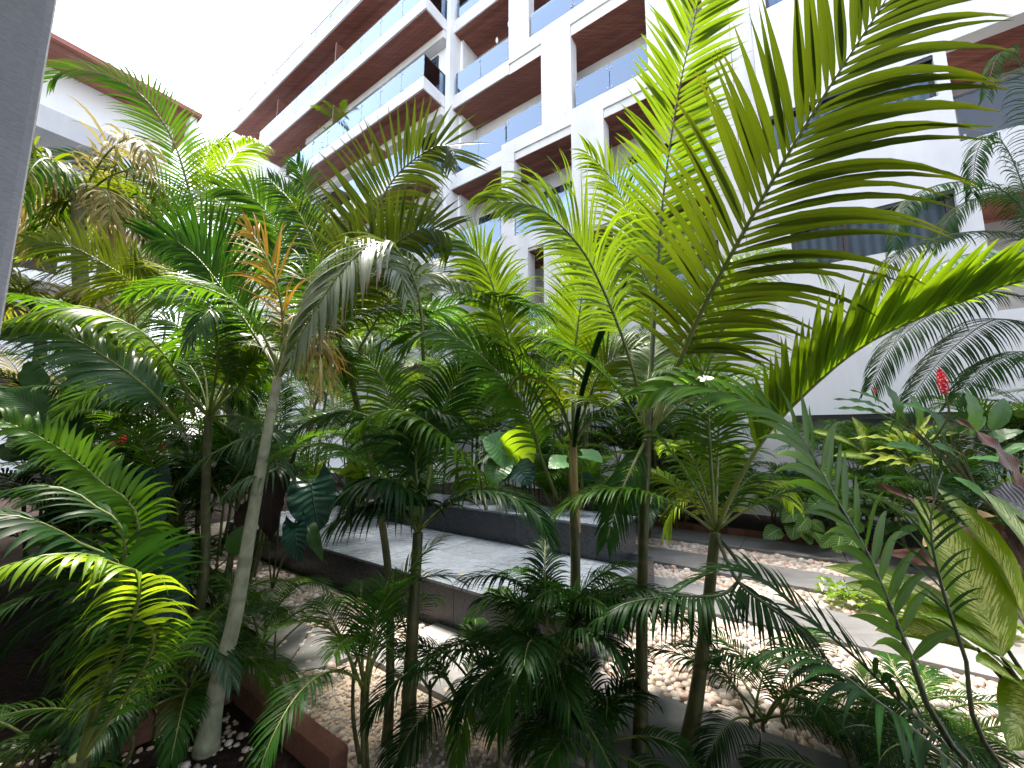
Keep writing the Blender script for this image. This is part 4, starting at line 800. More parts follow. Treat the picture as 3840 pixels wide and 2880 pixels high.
FR(pL, 'leaf_blue', [(450, 900, 3.05), (520, 900, 2.8), (580, 930, 2.6), (520, 950, 2.4), (440, 990, 2.3), (400, 1030, 2.25)], L=0.25, n=42, w=0.026, t0=0.3, hint=UP, vee=-0.1, g=1.0)
FR(pL, 'leaf_blue', [(450, 900, 3.05), (560, 960, 2.7), (600, 1010, 2.5), (540, 1030, 2.3), (470, 1080, 2.2)], L=0.24, n=39, w=0.026, t0=0.35, hint=UP, vee=-0.1, g=1.0)
FR(pL, 'leaf_dark', [(450, 900, 3.05), (400, 850, 3.0), (330, 840, 2.9), (250, 900, 2.8)], L=0.34, n=44, w=0.028, t0=0.2, hint=UP, vee=0.0, g=0.8)

# upright fans, left, further back
pF = palm('palm with dark fan like fronds below the far left building', W(-6.6, 3.2)[:2], [(500, 900, 4.2), (515, 760, 4.2), (522, 660, 4.2)], 0.05, 0.04, 'bark', None, 0.15)
FR(pF, 'leaf_dark', [(522, 660, 4.2), (492, 610, 4.1), (455, 560, 4.0), (400, 526, 3.9), (330, 520, 3.8)], L=[0.72, 0.4], n=52, w=0.045, t0=0.12, hint=np.array([0.1, -1, 0.0]), vee=0.1, g=(0.10, 0.5), a0=1.3, a1=0.6, hero=True)
FR(pF, 'leaf_mid', [(522, 660, 4.2), (590, 590, 4.2), (612, 540, 4.2), (583, 467, 4.15), (533, 418, 4.1), (475, 405, 4.0)], L=0.64, n=60, w=0.045, t0=0.15, hint=np.array([0.2, -1, 0.1]), vee=0.1, g=0.35, a0=1.1, a1=0.5, hero=True)
FR(pF, 'leaf_olive', [(522, 660, 4.2), (440, 640, 4.1), (330, 628, 4.0), (250, 585, 3.95), (150, 530, 3.9), (60, 520, 3.9)], L=0.62, n=60, w=0.042, t0=0.2, hint=np.array([0.1, -1, 0.3]), vee=0.1, g=0.45, a0=1.05, a1=0.5)
FR(pF, 'leaf_olive', [(522, 660, 4.2), (420, 610, 4.4), (300, 560, 4.5), (180, 560, 4.5), (60, 620, 4.5)], L=0.6, n=60, w=0.042, t0=0.2, hint=np.array([0, -0.8, 0.6]), vee=0.1, g=0.7)
FR(pF, 'leaf_dark', [(522, 660, 4.2), (560, 600, 4.3), (620, 520, 4.5), (660, 420, 4.6), (640, 350, 4.6)], L=0.5, n=55, w=0.04, t0=0.2, hint=CH, vee=0.1, g=0.4)
FR(pF, 'leaf_mid', [(522, 660, 4.2), (530, 560, 4.4), (510, 470, 4.5), (440, 420, 4.6), (360, 430, 4.6)], L=0.5, n=55, w=0.036, t0=0.2, hint=MIXH, vee=0.1, g=0.6)
pG = palm('tall airy palm whose frond arches over the red roof of the far left building', W(-9.0, 4.2)[:2], [(420, 800, 6.4), (425, 620, 6.4), (430, 500, 6.4)], 0.09, 0.06, 'bark', None, 0.2)
FR(pG, 'leaf_mid', [(430, 500, 6.4), (408, 410, 6.3), (372, 300, 6.1), (310, 210, 5.9), (235, 165, 5.7), (150, 150, 5.5), (105, 175, 5.4)], L=0.75, n=56, w=0.055, t0=0.12, hint=np.array([0.5, -0.9, 0.3]), vee=0.1, g=0.45, a0=0.95, a1=0.45, r=0.022, hero=True)
FR(pG, 'leaf_dark', [(430, 500, 6.4), (370, 430, 6.2), (290, 380, 6.0), (190, 345, 5.8), (90, 330, 5.6)], L=0.7, n=50, w=0.045, t0=0.12, hint=np.array([0.2, -0.9, 0.5]), vee=0.1, g=0.4, a0=0.95, a1=0.45, r=0.02)
FR(pG, 'leaf_lime', [(430, 500, 6.4), (440, 400, 6.5), (450, 330, 6.5), (490, 300, 6.5)], L=0.6, n=52, w=0.045, t0=0.15, hint=CH, vee=0.1, g=0.6)
FR(pG, 'leaf_lime', [(430, 500, 6.4), (480, 430, 6.5), (540, 390, 6.6), (600, 420, 6.7)], L=0.6, n=52, w=0.045, t0=0.15, hint=MIXH, vee=0.1, g=0.8)
FR(pG, 'leaf_mid', [(430, 500, 6.4), (400, 440, 6.8), (350, 400, 7), (280, 420, 7.1)], L=0.6, n=52, w=0.045, t0=0.15, hint=MIXH, vee=0.1, g=0.8)
FR(pG, 'leaf_lime', [(430, 500, 6.4), (470, 470, 6.0), (520, 480, 5.8), (570, 540, 5.6)], L=0.55, n=52, w=0.042, t0=0.15, hint=UP, vee=0.0, g=0.9)
# drooping, partly dried palm behind the column
pD = palm('drooping palm with dry yellowed leaves beside the grey column', W(-8.5, 1.2)[:2], [(175, 760, 5.4), (172, 560, 5.4), (170, 440, 5.4)], 0.11, 0.08, 'bark', None, 0.2)
cD = at(170, 440, 5.4)
for i in range(24):
    a = i * 6.283 / 24 + random.uniform(-.2, .2); pts = arch(cD, a, random.uniform(0.2, 1.1), random.uniform(1.5, 2.3), random.uniform(1.8, 3.0), 30)
    build_frond(pD, pts, ['leaf_dry', 'leaf_olive', 'leaf_dry', 'leaf_dry', 'leaf_mid'][i % 5], 0.6, 44, 0.045, 0.15, up_hint(pts), -0.2, 1.2, 1.1, 0.5, 0.018, False, 6, jit=0.25)
pD2 = palm('yellowing palm low at the left edge behind the broad leaves', W(-7.6, 1.9)[:2], [(90, 900, 5.2), (88, 760, 5.2), (85, 690, 5.2)], 0.08, 0.06, 'bark', None, 0.2)
cD = at(85, 690, 5.2)
for i in range(12):
    a = i * 6.283 / 12 + random.uniform(-.2, .2); pts = arch(cD, a, random.uniform(0.3, 1.2), random.uniform(1.3, 2.0), random.uniform(1.4, 2.6), 30)
    build_frond(pD2, pts, ['leaf_dry', 'leaf_olive', 'leaf_gold', 'leaf_mid'][i % 4], 0.5, 36, 0.04, 0.15, up_hint(pts), -0.1, 1.0, 1.1, 0.5, 0.016, False, 6, jit=0.2)

# drooping palm at the right edge, its shade put into dark leaf colours
pX = palm('large shaded palm with hanging thin leaflets at the right edge before the white wall', W(2.9, 5.6)[:2], None)
build_trunk(pX, [np.append(W(2.9, 5.6)[:2], -0.03), at(2330, 1000, 4.70), at(2300, 620, 4.60)], 0.10, 0.07, 'fibre', 0.12, 'trunk')
cX = [(2300, 620, 4.60)]
for v, mat, L, g in (
        ([(2200, 440, 4.60), (2110, 395, 4.55), (2010, 405, 4.50), (1950, 460, 4.45), (1930, 540, 4.40)], 'leaf_dark', .42, .9),
        ([(2220, 520, 4.60), (2120, 500, 4.50), (2000, 520, 4.40), (1920, 570, 4.35), (1880, 640, 4.30)], 'leaf_deep_shade', .40, .6),
        ([(2220, 640, 4.60), (2120, 630, 4.50), (2010, 680, 4.45), (1925, 750, 4.40), (1880, 840, 4.40)], 'leaf_deep_shade', .5, .8),
        ([(2240, 700, 4.60), (2150, 690, 4.40), (2060, 750, 4.30), (1990, 830, 4.20), (1950, 900, 4.20)], 'leaf_deep_shade', .5, .8),
        ([(2260, 760, 4.50), (2200, 760, 4.30), (2120, 800, 4.20), (2060, 870, 4.10)], 'leaf_dark', .45, .8),
        ([(2240, 480, 4.70), (2180, 330, 4.70), (2140, 290, 4.70), (2110, 330, 4.70), (2100, 420, 4.70)], 'leaf_dark', .4, 1.0),
        ([(2280, 440, 4.70), (2230, 200, 4.80), (2190, 110, 4.80), (2150, 130, 4.70), (2130, 210, 4.70)], 'leaf_dark', .4, 1.1),
        ([(2250, 560, 4.30), (2170, 540, 4.10), (2080, 580, 3.90), (2020, 650, 3.80)], 'leaf_deep_shade', .4, .9),
        ([(2230, 450, 4.90), (2150, 420, 5.00), (2070, 450, 5.10), (2010, 540, 5.10)], 'leaf_dark', .42, .9)):
    FR(pX, mat, cX + v, L=L, n=96, w=0.026, t0=0.2, hint=np.array([-0.1, -0.35, 1]), vee=-0.1, g=g, a0=1.15, a1=0.6, nseg=6, rmat='rachis_dark')
FR(pX, 'leaf_blue', cX + [(2220, 560, 3.00), (2120, 545, 2.60), (2020, 575, 2.40), (1930, 640, 2.30)], L=0.26, n=44, w=0.045, t0=0.3, hint=UP, vee=-0.1, g=1.0, a0=1.2, a1=0.7)

# ================================================================== LOW PALM CLUMPS IN THE FOREGROUND
def gv(px, py): return ground(px, py)[:2]
DK = ('leaf_dark', 'leaf_deep_shade', 'leaf_mid')
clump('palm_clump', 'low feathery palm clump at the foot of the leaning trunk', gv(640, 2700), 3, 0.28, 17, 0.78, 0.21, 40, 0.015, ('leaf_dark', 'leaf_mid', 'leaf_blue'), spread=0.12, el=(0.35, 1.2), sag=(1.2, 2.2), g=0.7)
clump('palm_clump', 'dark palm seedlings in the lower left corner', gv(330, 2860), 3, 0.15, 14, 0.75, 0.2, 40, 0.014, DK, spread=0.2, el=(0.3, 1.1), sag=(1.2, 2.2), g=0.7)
clump('palm_clump', 'dark feathery clump left of the leaning trunk under the arching fronds', gv(420, 2480), 4, 0.35, 16, 0.95, 0.24, 40, 0.017, DK, spread=0.25, el=(0.5, 1.3), sag=(1.0, 2.0), g=0.7)
clump('palm_clump', 'small palm shoots between the leaning trunk and the slate platform', gv(1010, 2500), 3, 0.22, 10, 0.7, 0.18, 40, 0.012, ('leaf_mid', 'leaf_dark'), spread=0.12, el=(0.5, 1.3), sag=(1.0, 2.0), g=0.5)
clump('palm_clump', 'thin palm shoots around the olive stem before the platform', gv(1440, 2840), 6, 0.4, 14, 0.72, 0.20, 38, 0.012, ('leaf_dark', 'leaf_dark', 'leaf_mid'), spread=0.22, el=(0.7, 1.45), sag=(0.7, 1.9), g=0.5)
clump('palm_clump', 'dense dark palm thicket at the foot of the tan stem', gv(2080, 2780), 6, 0.45, 24, 0.75, 0.24, 40, 0.018, ('leaf_deep_shade', 'leaf_dark', 'leaf_deep_shade'), spread=0.2, el=(0.5, 1.4), sag=(0.9, 2.2), g=0.8)
clump('palm_clump', 'dark green palm shoots in the middle below the platform edge', gv(1820, 2780), 4, 0.22, 16, 0.68, 0.20, 38, 0.015, ('leaf_dark', 'leaf_mid', 'leaf_deep_shade'), spread=0.2, el=(0.5, 1.3), sag=(1.0, 2.2), g=0.8)
clump('palm_clump', 'dark palm shoots between the two trunks right of centre', gv(2300, 2860), 4, 0.16, 10, 0.65, 0.20, 36, 0.017, ('leaf_deep_shade', 'leaf_dark'), spread=0.15, el=(0.4, 1.3), sag=(1.0, 2.2), g=0.7)
clump('palm_clump', 'dark palm seedlings over the pebbles by the lower right stalks', gv(3050, 2860), 4, 0.12, 16, 0.7, 0.2, 38, 0.014, ('leaf_deep_shade', 'leaf_dark'), spread=0.25, el=(0.3, 1.2), sag=(1.2, 2.2), g=0.7)
clump('palm_clump', 'dense green seedling thicket in the lower right corner', gv(3500, 2830), 6, 0.12, 26, 0.55, 0.15, 36, 0.012, ('leaf_dark', 'leaf_mid', 'leaf_deep_shade'), spread=0.4, el=(0.4, 1.3), sag=(1.0, 2.2), g=0.7)
clump('palm_clump', 'tall thin stemmed palm clump behind the leaning trunk', gv(760, 2350), 7, 1.0, 16, 1.1, 0.30, 32, 0.022, ('leaf_mid', 'leaf_blue', 'leaf_dark'), spread=0.22, el=(0.9, 1.45), sag=(0.9, 1.9), g=0.6, rs=0.012)

# ================================================================== PALMS FURTHER BACK
def bclump(label, s, d, h, nf, fl, mats, stems=4, L=0.36, w=0.026, **k):
    p = W(s, d); return clump('palm_clump', label, (p[0], p[1], 0.0), stems, h, int(nf * 1.3), fl, L, 40, w, mats, nseg=4, rs=k.pop('rs', 0.022), spread=k.pop('spread', 0.3), **k)
M2 = ('leaf_mid', 'leaf_lime', 'leaf_dark'); M3 = ('leaf_blue', 'leaf_mid', 'leaf_dark')
bclump('feathery palm behind the slate bench under the drying rack balcony', -4.2, 5.6, 1.5, 18, 1.7, M2)
bclump('palm clump behind the left end of the slate bench', -5.6, 5.3, 1.2, 18, 1.5, M3)
bclump('broad palm clump behind the middle of the slate platform', -7.0, 5.0, 1.4, 18, 1.7, M2)
bclump('silvery palm close to the building right of the slate bench', -3.1, 7.9, 2.3, 18, 1.7, ('leaf_blue', 'leaf_silver', 'leaf_mid'), g=0.7)
bclump('tall pale palm in front of the drying rack balcony', -4.5, 7.4, 3.1, 18, 1.9, ('leaf_blue', 'leaf_lime', 'leaf_mid'))
bclump('palm in the planting bed below the wood ceiling of the ground floor opening', -2.3, 8.2, 0.9, 20, 1.5, M3)
bclump('low palm in the planting bed left of the beige pier', -1.6, 8.0, 0.5, 20, 1.2, ('leaf_mid', 'leaf_blue'))
bclump('yellow green palm in the planting bed before the beige pier', -1.0, 7.9, 0.55, 18, 1.1, ('leaf_lime', 'leaf_fresh', 'leaf_mid'))
bclump('small palm clump in the planting bed right of the beige pier', -0.2, 8.0, 0.4, 18, 1.0, ('leaf_mid', 'leaf_blue'))
bclump('tall leafy palm between the platform and the stepped facade', -6.2, 7.3, 2.2, 20, 2.0, M2)
bclump('palm clump left of the platform under the long balconies', -8.6, 7.2, 2.0, 20, 2.0, M2)
bclump('palm clump behind the small slate block', -9.4, 5.2, 1.3, 18, 1.7, M3)
bclump('dense palm behind the broad leaved plants on the left', -8.4, 3.6, 1.6, 20, 1.8, M2)
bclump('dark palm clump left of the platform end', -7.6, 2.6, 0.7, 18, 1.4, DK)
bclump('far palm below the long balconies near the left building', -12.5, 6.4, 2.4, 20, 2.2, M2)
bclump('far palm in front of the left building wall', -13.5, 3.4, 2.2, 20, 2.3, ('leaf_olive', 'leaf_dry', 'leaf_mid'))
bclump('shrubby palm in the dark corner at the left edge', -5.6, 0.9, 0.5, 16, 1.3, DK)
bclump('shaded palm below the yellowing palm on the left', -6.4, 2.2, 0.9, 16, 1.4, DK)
bclump('low palm among the broad leaves under the white wall', 1.3, 7.0, 0.7, 18, 1.2, ('leaf_mid', 'leaf_blue', 'leaf_dark'))
bclump('dark palm in the right bed behind the red ginger', 3.0, 7.4, 1.2, 18, 1.5, DK)
bclump('palm against the grey base of the white wall', 0.9, 8.3, 1.0, 18, 1.3, ('leaf_mid', 'leaf_blue'))
bclump('fine leaved palm before the white wall base by the gold shrub', 1.9, 7.9, 1.2, 18, 1.4, ('leaf_blue', 'leaf_mid'))
bclump('palm clump right of the tan stem beyond the paving', -2.2, 6.4, 0.35, 14, 0.9, ('leaf_mid', 'leaf_blue'))

bclump('tall palm before the white corner fin under the stepped balconies', -7.2, 6.4, 3.2, 20, 2.2, ('leaf_lime', 'leaf_mid'))
bclump('tall green palm left of the stepped facade corner', -9.6, 6.6, 3.6, 20, 2.4, ('leaf_mid', 'leaf_dark', 'leaf_lime'))
bclump('airy palm in the gap between the two buildings', -15.5, 5.6, 4.2, 20, 2.6, ('leaf_mid', 'leaf_lime'))
bclump('broad palm in the shade behind the leaning trunk', -6.0, 3.0, 1.9, 20, 1.7, ('leaf_mid', 'leaf_dark', 'leaf_blue'))
bclump('pale palm low before the far left building wall', -11.0, 2.6, 2.6, 20, 2.3, ('leaf_olive', 'leaf_gold', 'leaf_mid'))
bclump('leafy palm between the tan stem and the slate bench', -3.4, 5.4, 0.9, 18, 1.3, ('leaf_mid', 'leaf_dark'))
bclump('palm right of the slate bench before the ground floor opening', -1.9, 7.7, 1.5, 18, 1.4, ('leaf_blue', 'leaf_mid'))

for lab, s, d, h, nf, fl, mats in (
        ('feathery palm right behind the bench below the elephant ears', -2.6, 5.1, 0.7, 18, 1.2, ('leaf_mid', 'leaf_blue')),
        ('tall arching palm behind the tan stem', -2.9, 5.7, 2.0, 20, 1.7, ('leaf_mid', 'leaf_lime')),
        ('dark palm behind the olive stem across the platform', -4.9, 4.9, 1.3, 20, 1.5, ('leaf_dark', 'leaf_mid')),
        ('bushy palm behind the platform near the purple leaf', -6.3, 4.75, 0.9, 20, 1.3, ('leaf_mid', 'leaf_dark', 'leaf_blue')),
        ('tall palm rising behind the silver frond', -5.4, 6.3, 2.9, 20, 2.0, ('leaf_lime', 'leaf_mid')),
        ('wide palm near the facade behind the spear leaf', -3.6, 7.0, 2.6, 20, 1.9, ('leaf_lime', 'leaf_blue', 'leaf_mid')),
        ('small palm at the kerb behind the right hand trunks', -1.3, 7.75, 0.7, 20, 1.1, ('leaf_mid', 'leaf_blue')),
        ('palm in front of the ground floor opening beside the tall palm stem', -2.6, 7.75, 1.3, 20, 1.5, ('leaf_mid', 'leaf_dark')),
        ('tufted palm at the left end of the far kerb', -3.9, 7.8, 1.0, 20, 1.4, ('leaf_mid', 'leaf_lime')),
        ('big palm left of the platform before the far wall', -9.2, 3.0, 2.4, 22, 2.1, ('leaf_mid', 'leaf_lime', 'leaf_olive')),
        ('palm hiding the foot of the far left building', -10.5, 1.2, 1.6, 22, 2.2, ('leaf_olive', 'leaf_mid', 'leaf_dry')),
        ('broad palm beyond the ginger plant at the left', -7.3, 1.0, 1.4, 22, 1.8, ('leaf_mid', 'leaf_dark', 'leaf_olive')),
        ('tall palm between the drooping dry palm and the dark fans', -10.0, 2.2, 3.4, 22, 2.3, ('leaf_mid', 'leaf_olive', 'leaf_lime')),
        ('distant palm under the end of the long balconies', -13.0, 5.0, 3.6, 22, 2.5, ('leaf_lime', 'leaf_mid')),
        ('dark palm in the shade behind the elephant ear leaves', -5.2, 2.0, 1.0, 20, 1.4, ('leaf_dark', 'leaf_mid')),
        ('dark palm in the shade below the ginger leaves', -5.0, 1.2, 0.8, 20, 1.3, ('leaf_dark', 'leaf_deep_shade')),
        ('palm behind the arching pale fronds at the left', -6.2, 1.6, 1.7, 20, 1.5, ('leaf_mid', 'leaf_dark'))):
    bclump(lab, s, d, h, nf, fl, mats)
# more fronds on the foreground crowns
for root, v, k_, ln, mats, azr in ((pA, (603, 815, 2.36), 5, 1.15, ('leaf_dark', 'leaf_mid', 'leaf_olive'), (-1.9, 1.4)), (pM, (752, 800, 2.95), 6, 1.5, ('leaf_mid', 'leaf_dark', 'leaf_lime'), (-1.9, 1.9)), (pP, (903, 1150, 2.36), 4, 1.1, ('leaf_dark', 'leaf_mid', 'leaf_deep_shade'), (-2.2, 2.2)),
                               (pQ, (1238, 950, 3.0), 4, 1.4, ('leaf_mid', 'leaf_dark', 'leaf_lime', 'leaf_olive'), (-2.2, 2.2)), (pR, (1398, 940, 2.47), 4, 1.3, ('leaf_mid', 'leaf_lime'), (-1.6, 1.6)), (pS, (1545, 1150, 2.4), 7, 1.0, ('leaf_mid', 'leaf_dark', 'leaf_lime'), (-1.9, 1.9)),
                               (pL, (450, 900, 3.05), 9, 1.4, ('leaf_mid', 'leaf_dark', 'leaf_lime', 'leaf_blue'), (-2.2, 2.2)), (pF, (522, 660, 4.2), 5, 1.7, ('leaf_dark', 'leaf_mid', 'leaf_olive'), (-2, 2)), (pG, (430, 500, 6.4), 5, 2.2, ('leaf_mid', 'leaf_lime', 'leaf_olive'), (-2.6, 2.6))):
    c_ = at(*v)
    for i in range(k_):
        pts = arch(c_, azr[0] + (azr[1] - azr[0]) * (i + random.uniform(.2, .8)) / k_, random.uniform(.65, 1.3), ln * random.uniform(.8, 1.15), random.uniform(.9, 1.9), 34, random.uniform(-.4, .4))
        build_frond(root, pts, random.choice(mats), L=0.27 * ln, n=int(26 * ln ** .5 / .64), w=0.026 * ln ** .6, t0=0.22, hint=up_hint(pts), vee=0.2, g=0.7, a0=1.05, a1=0.45, r=0.009)

# ================================================================== BROAD LEAVED PLANTS
def leaf_v(root, b, t, wv, mat, hint=CH, from_=None, r=0.008, **k):
    """leaf from view point b to t, width wv in view pixels at b's distance; optional stalk from the ground point from_"""
    B = at(*b); T = at(*t); width = wv * VS / FPX * b[2]
    if from_ is not None: stalk(root, [from_, (from_ * 0.45 + B * 0.55) + np.array([0, 0, 0.06]), B], r, r * 0.6)
    return broad_leaf(root, B, T, width, mat, hint, **k)
# elephant ears in the middle
g0 = W(-3.3, 4.75); g0 = np.array([g0[0], g0[1], 0.0])
t = thing('elephant_ear', 'elephant ear plant with one backlit lime leaf behind the slate bench', 'plant', g0)
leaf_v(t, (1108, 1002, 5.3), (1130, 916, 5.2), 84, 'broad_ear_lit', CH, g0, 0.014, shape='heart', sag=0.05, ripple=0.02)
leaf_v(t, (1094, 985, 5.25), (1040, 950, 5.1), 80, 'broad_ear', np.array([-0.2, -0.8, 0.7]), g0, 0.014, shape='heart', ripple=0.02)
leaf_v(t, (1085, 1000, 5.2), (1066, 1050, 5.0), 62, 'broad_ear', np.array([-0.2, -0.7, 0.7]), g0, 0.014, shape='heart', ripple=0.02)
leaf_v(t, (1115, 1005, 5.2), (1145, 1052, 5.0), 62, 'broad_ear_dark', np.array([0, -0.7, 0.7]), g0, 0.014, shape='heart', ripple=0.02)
g1 = W(-2.3, 4.75); g1 = np.array([g1[0], g1[1], 0.0]); t = thing('elephant_ear', 'elephant ear plant with grey green leaves beside the tan palm stem', 'plant', g1)
leaf_v(t, (1258, 985, 4.9), (1302, 1000, 4.8), 62, 'broad_ear', np.array([0.2, -0.4, 0.9]), g1, 0.014, shape='heart', ripple=0.02)
leaf_v(t, (1225, 1000, 4.9), (1185, 1012, 4.8), 56, 'broad_ear', np.array([-0.1, -0.5, 0.9]), g1, 0.014, shape='heart', ripple=0.02)
leaf_v(t, (1250, 1030, 5.5), (1270, 1070, 5.3), 50, 'broad_ear_dark', np.array([0, -0.6, 0.8]), g1, 0.014, shape='heart', ripple=0.02)
g2 = W(-6.9, 4.9); g2 = np.array([g2[0], g2[1], 0.0]); t = thing('elephant_ear', 'bright green elephant ears behind the left end of the platform', 'plant', g2)
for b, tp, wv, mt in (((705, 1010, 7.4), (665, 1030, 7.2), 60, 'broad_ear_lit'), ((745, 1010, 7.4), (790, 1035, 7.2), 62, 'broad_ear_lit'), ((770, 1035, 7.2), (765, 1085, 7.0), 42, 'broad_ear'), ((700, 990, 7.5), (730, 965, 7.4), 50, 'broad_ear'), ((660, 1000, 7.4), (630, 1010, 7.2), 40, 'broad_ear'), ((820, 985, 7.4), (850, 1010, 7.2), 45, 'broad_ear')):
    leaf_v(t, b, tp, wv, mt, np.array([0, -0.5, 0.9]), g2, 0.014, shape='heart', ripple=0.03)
g3 = W(-4.6, 2.2); g3 = np.array([g3[0], g3[1], 0.0]); t = thing('elephant_ear', 'dark puckered elephant ear leaf overhanging the platform corner', 'plant', g3)
leaf_v(t, (672, 1045, 3.6), (690, 1150, 3.4), 92, 'broad_ear_dark', np.array([0.2, -0.9, 0.4]), g3, 0.012, shape='heart', ripple=0.05, sag=0.06)
leaf_v(t, (615, 1010, 3.5), (588, 1170, 3.3), 82, 'broad_purple', np.array([-0.3, -0.9, 0.2]), g3, 0.012, shape='heart', ripple=0.02)
leaf_v(t, (650, 1120, 3.5), (700, 1215, 3.3), 34, 'broad_deep', np.array([0.2, -0.7, 0.6]), g3, 0.008, shape='lance', sag=0.2)
leaf_v(t, (560, 1080, 3.5), (520, 1150, 3.3), 60, 'broad_purple', np.array([-0.3, -0.9, 0.2]), g3, 0.010, shape='heart')
leaf_v(t, (640, 1130, 3.4), (650, 1215, 3.2), 50, 'broad_ear_dark', np.array([0.1, -0.9, 0.2]), g3, 0.008, shape='heart')
g4 = np.append(gv(560, 2420), 0.0); t = thing('elephant_ear', 'dark elephant ear leaves low in the shade left of the leaning trunk', 'plant', g4)
leaf_v(t, (375, 1185, 2.9), (362, 1275, 2.8), 95, 'broad_ear_dark', np.array([0, -0.9, 0.4]), g4, 0.010, shape='heart', ripple=0.05)
leaf_v(t, (330, 1010, 3.2), (365, 1075, 3.1), 52, 'broad_ear_dark', np.array([0.2, -0.8, 0.4]), g4, 0.010, shape='heart')
leaf_v(t, (350, 1260, 2.8), (400, 1350, 2.7), 80, 'broad_ear_dark', np.array([0, -0.8, 0.6]), g4, 0.010, shape='heart', ripple=0.05)
leaf_v(t, (330, 1080, 3.1), (350, 1160, 3.0), 50, 'broad_ear_dark', np.array([0, -0.8, 0.6]), g4, 0.010, shape='heart')
leaf_v(t, (500, 1200, 2.9), (535, 1130, 2.9), 40, 'broad_deep', np.array([0.3, -0.8, 0.4]), g4, 0.008, shape='ellipse')
# ginger on the left
g5 = W(-5.4, 2.0); g5 = np.array([g5[0], g5[1], 0.0]); t = thing('ginger_plant', 'broad leaved ginger plant with dark red flowers on the left', 'plant', g5)
for b, tp, wv, mt in (((190, 960, 3.9), (0, 840, 3.6), 60, 'broad_deep'), ((170, 930, 3.9), (178, 780, 3.8), 46, 'broad_ginger'), ((205, 900, 4.0), (255, 860, 3.9), 46, 'broad_ginger'), ((150, 930, 3.9), (215, 870, 3.7), 60, 'broad_deep'), ((190, 970, 3.9), (120, 880, 3.7), 60, 'broad_deep'),
                      ((130, 1000, 3.8), (20, 940, 3.5), 62, 'broad_deep'), ((120, 1040, 3.8), (30, 1010, 3.5), 46, 'broad_ginger'), ((200, 1010, 3.9), (290, 930, 3.8), 50, 'broad_deep'), ((160, 1050, 3.7), (250, 1010, 3.5), 55, 'broad_deep'), ((60, 900, 3.8), (-20, 860, 3.6), 46, 'broad_deep'), ((100, 860, 4.0), (60, 780, 4.0), 44, 'broad_deep'), ((60, 990, 3.8), (0, 960, 3.7), 50, 'broad_deep'), ((230, 960, 3.9), (310, 1000, 3.7), 46, 'broad_deep'), ((110, 930, 3.9), (95, 850, 3.9), 40, 'broad_ginger')):
    leaf_v(t, b, tp, wv, mt, np.array([0.1, -0.75, 0.65]), g5, 0.010, shape='paddle' if wv > 50 else 'ellipse', sag=0.1)
def ginger_flower(root, v, h, r, mat='flower_red', tilt=(0.1, 0, 1)):
    c = at(*v); ax = nrm(np.array(tilt, float)); B1 = nrm(np.cross(ax, [0, 1, 0.2])); B2 = np.cross(ax, B1); V = []; F = []
    for i in range(46):
        t_ = i / 46; a = i * 2.4; rr = r * (math.sin(math.pi * (0.18 + 0.78 * t_))) ; rad = math.cos(a) * B1 + math.sin(a) * B2; p = c + ax * h * t_; q = p + rad * rr + ax * h * 0.10; sd_ = nrm(np.cross(ax, rad)) * r * 0.42
        k = len(V); mid = (p + q) / 2 + rad * rr * 0.25; V += [p, mid - sd_, q + ax * h * 0.03, mid + sd_, mid + rad * rr * 0.2]; F += [(k, k + 1, k + 4), (k + 1, k + 2, k + 4), (k + 2, k + 3, k + 4), (k + 3, k, k + 4)]
    mesh_obj('flower', V, F, mat, root)
for v in ((236, 978, 3.4), (262, 962, 3.4), (226, 990, 3.4), (345, 985, 3.4), (352, 820, 3.6)): ginger_flower(t, v, 0.09, 0.035)
# small pink blossom plant far behind
g6 = W(-7.6, 6.0); g6 = np.array([g6[0], g6[1], 0.0]); t = thing('flowering_shrub', 'small shrub with a pink blossom behind the platform', 'shrub', g6)
for i in range(16):
    a = random.uniform(0, 6.28); z = random.uniform(0.5, 1.35); p = g6 + np.array([math.cos(a) * .35, math.sin(a) * .35, z]); broad_leaf(t, p, p + np.array([math.cos(a) * .28, math.sin(a) * .28, .1]), 0.10, 'broad_ginger', (0, -.4, .9))
stalk(t, [g6, g6 + EZ * 0.7, g6 + EZ * 1.5], 0.02, 0.01); ginger_flower(t, (670, 936, 8.4), 0.16, 0.09, 'flower_pink')

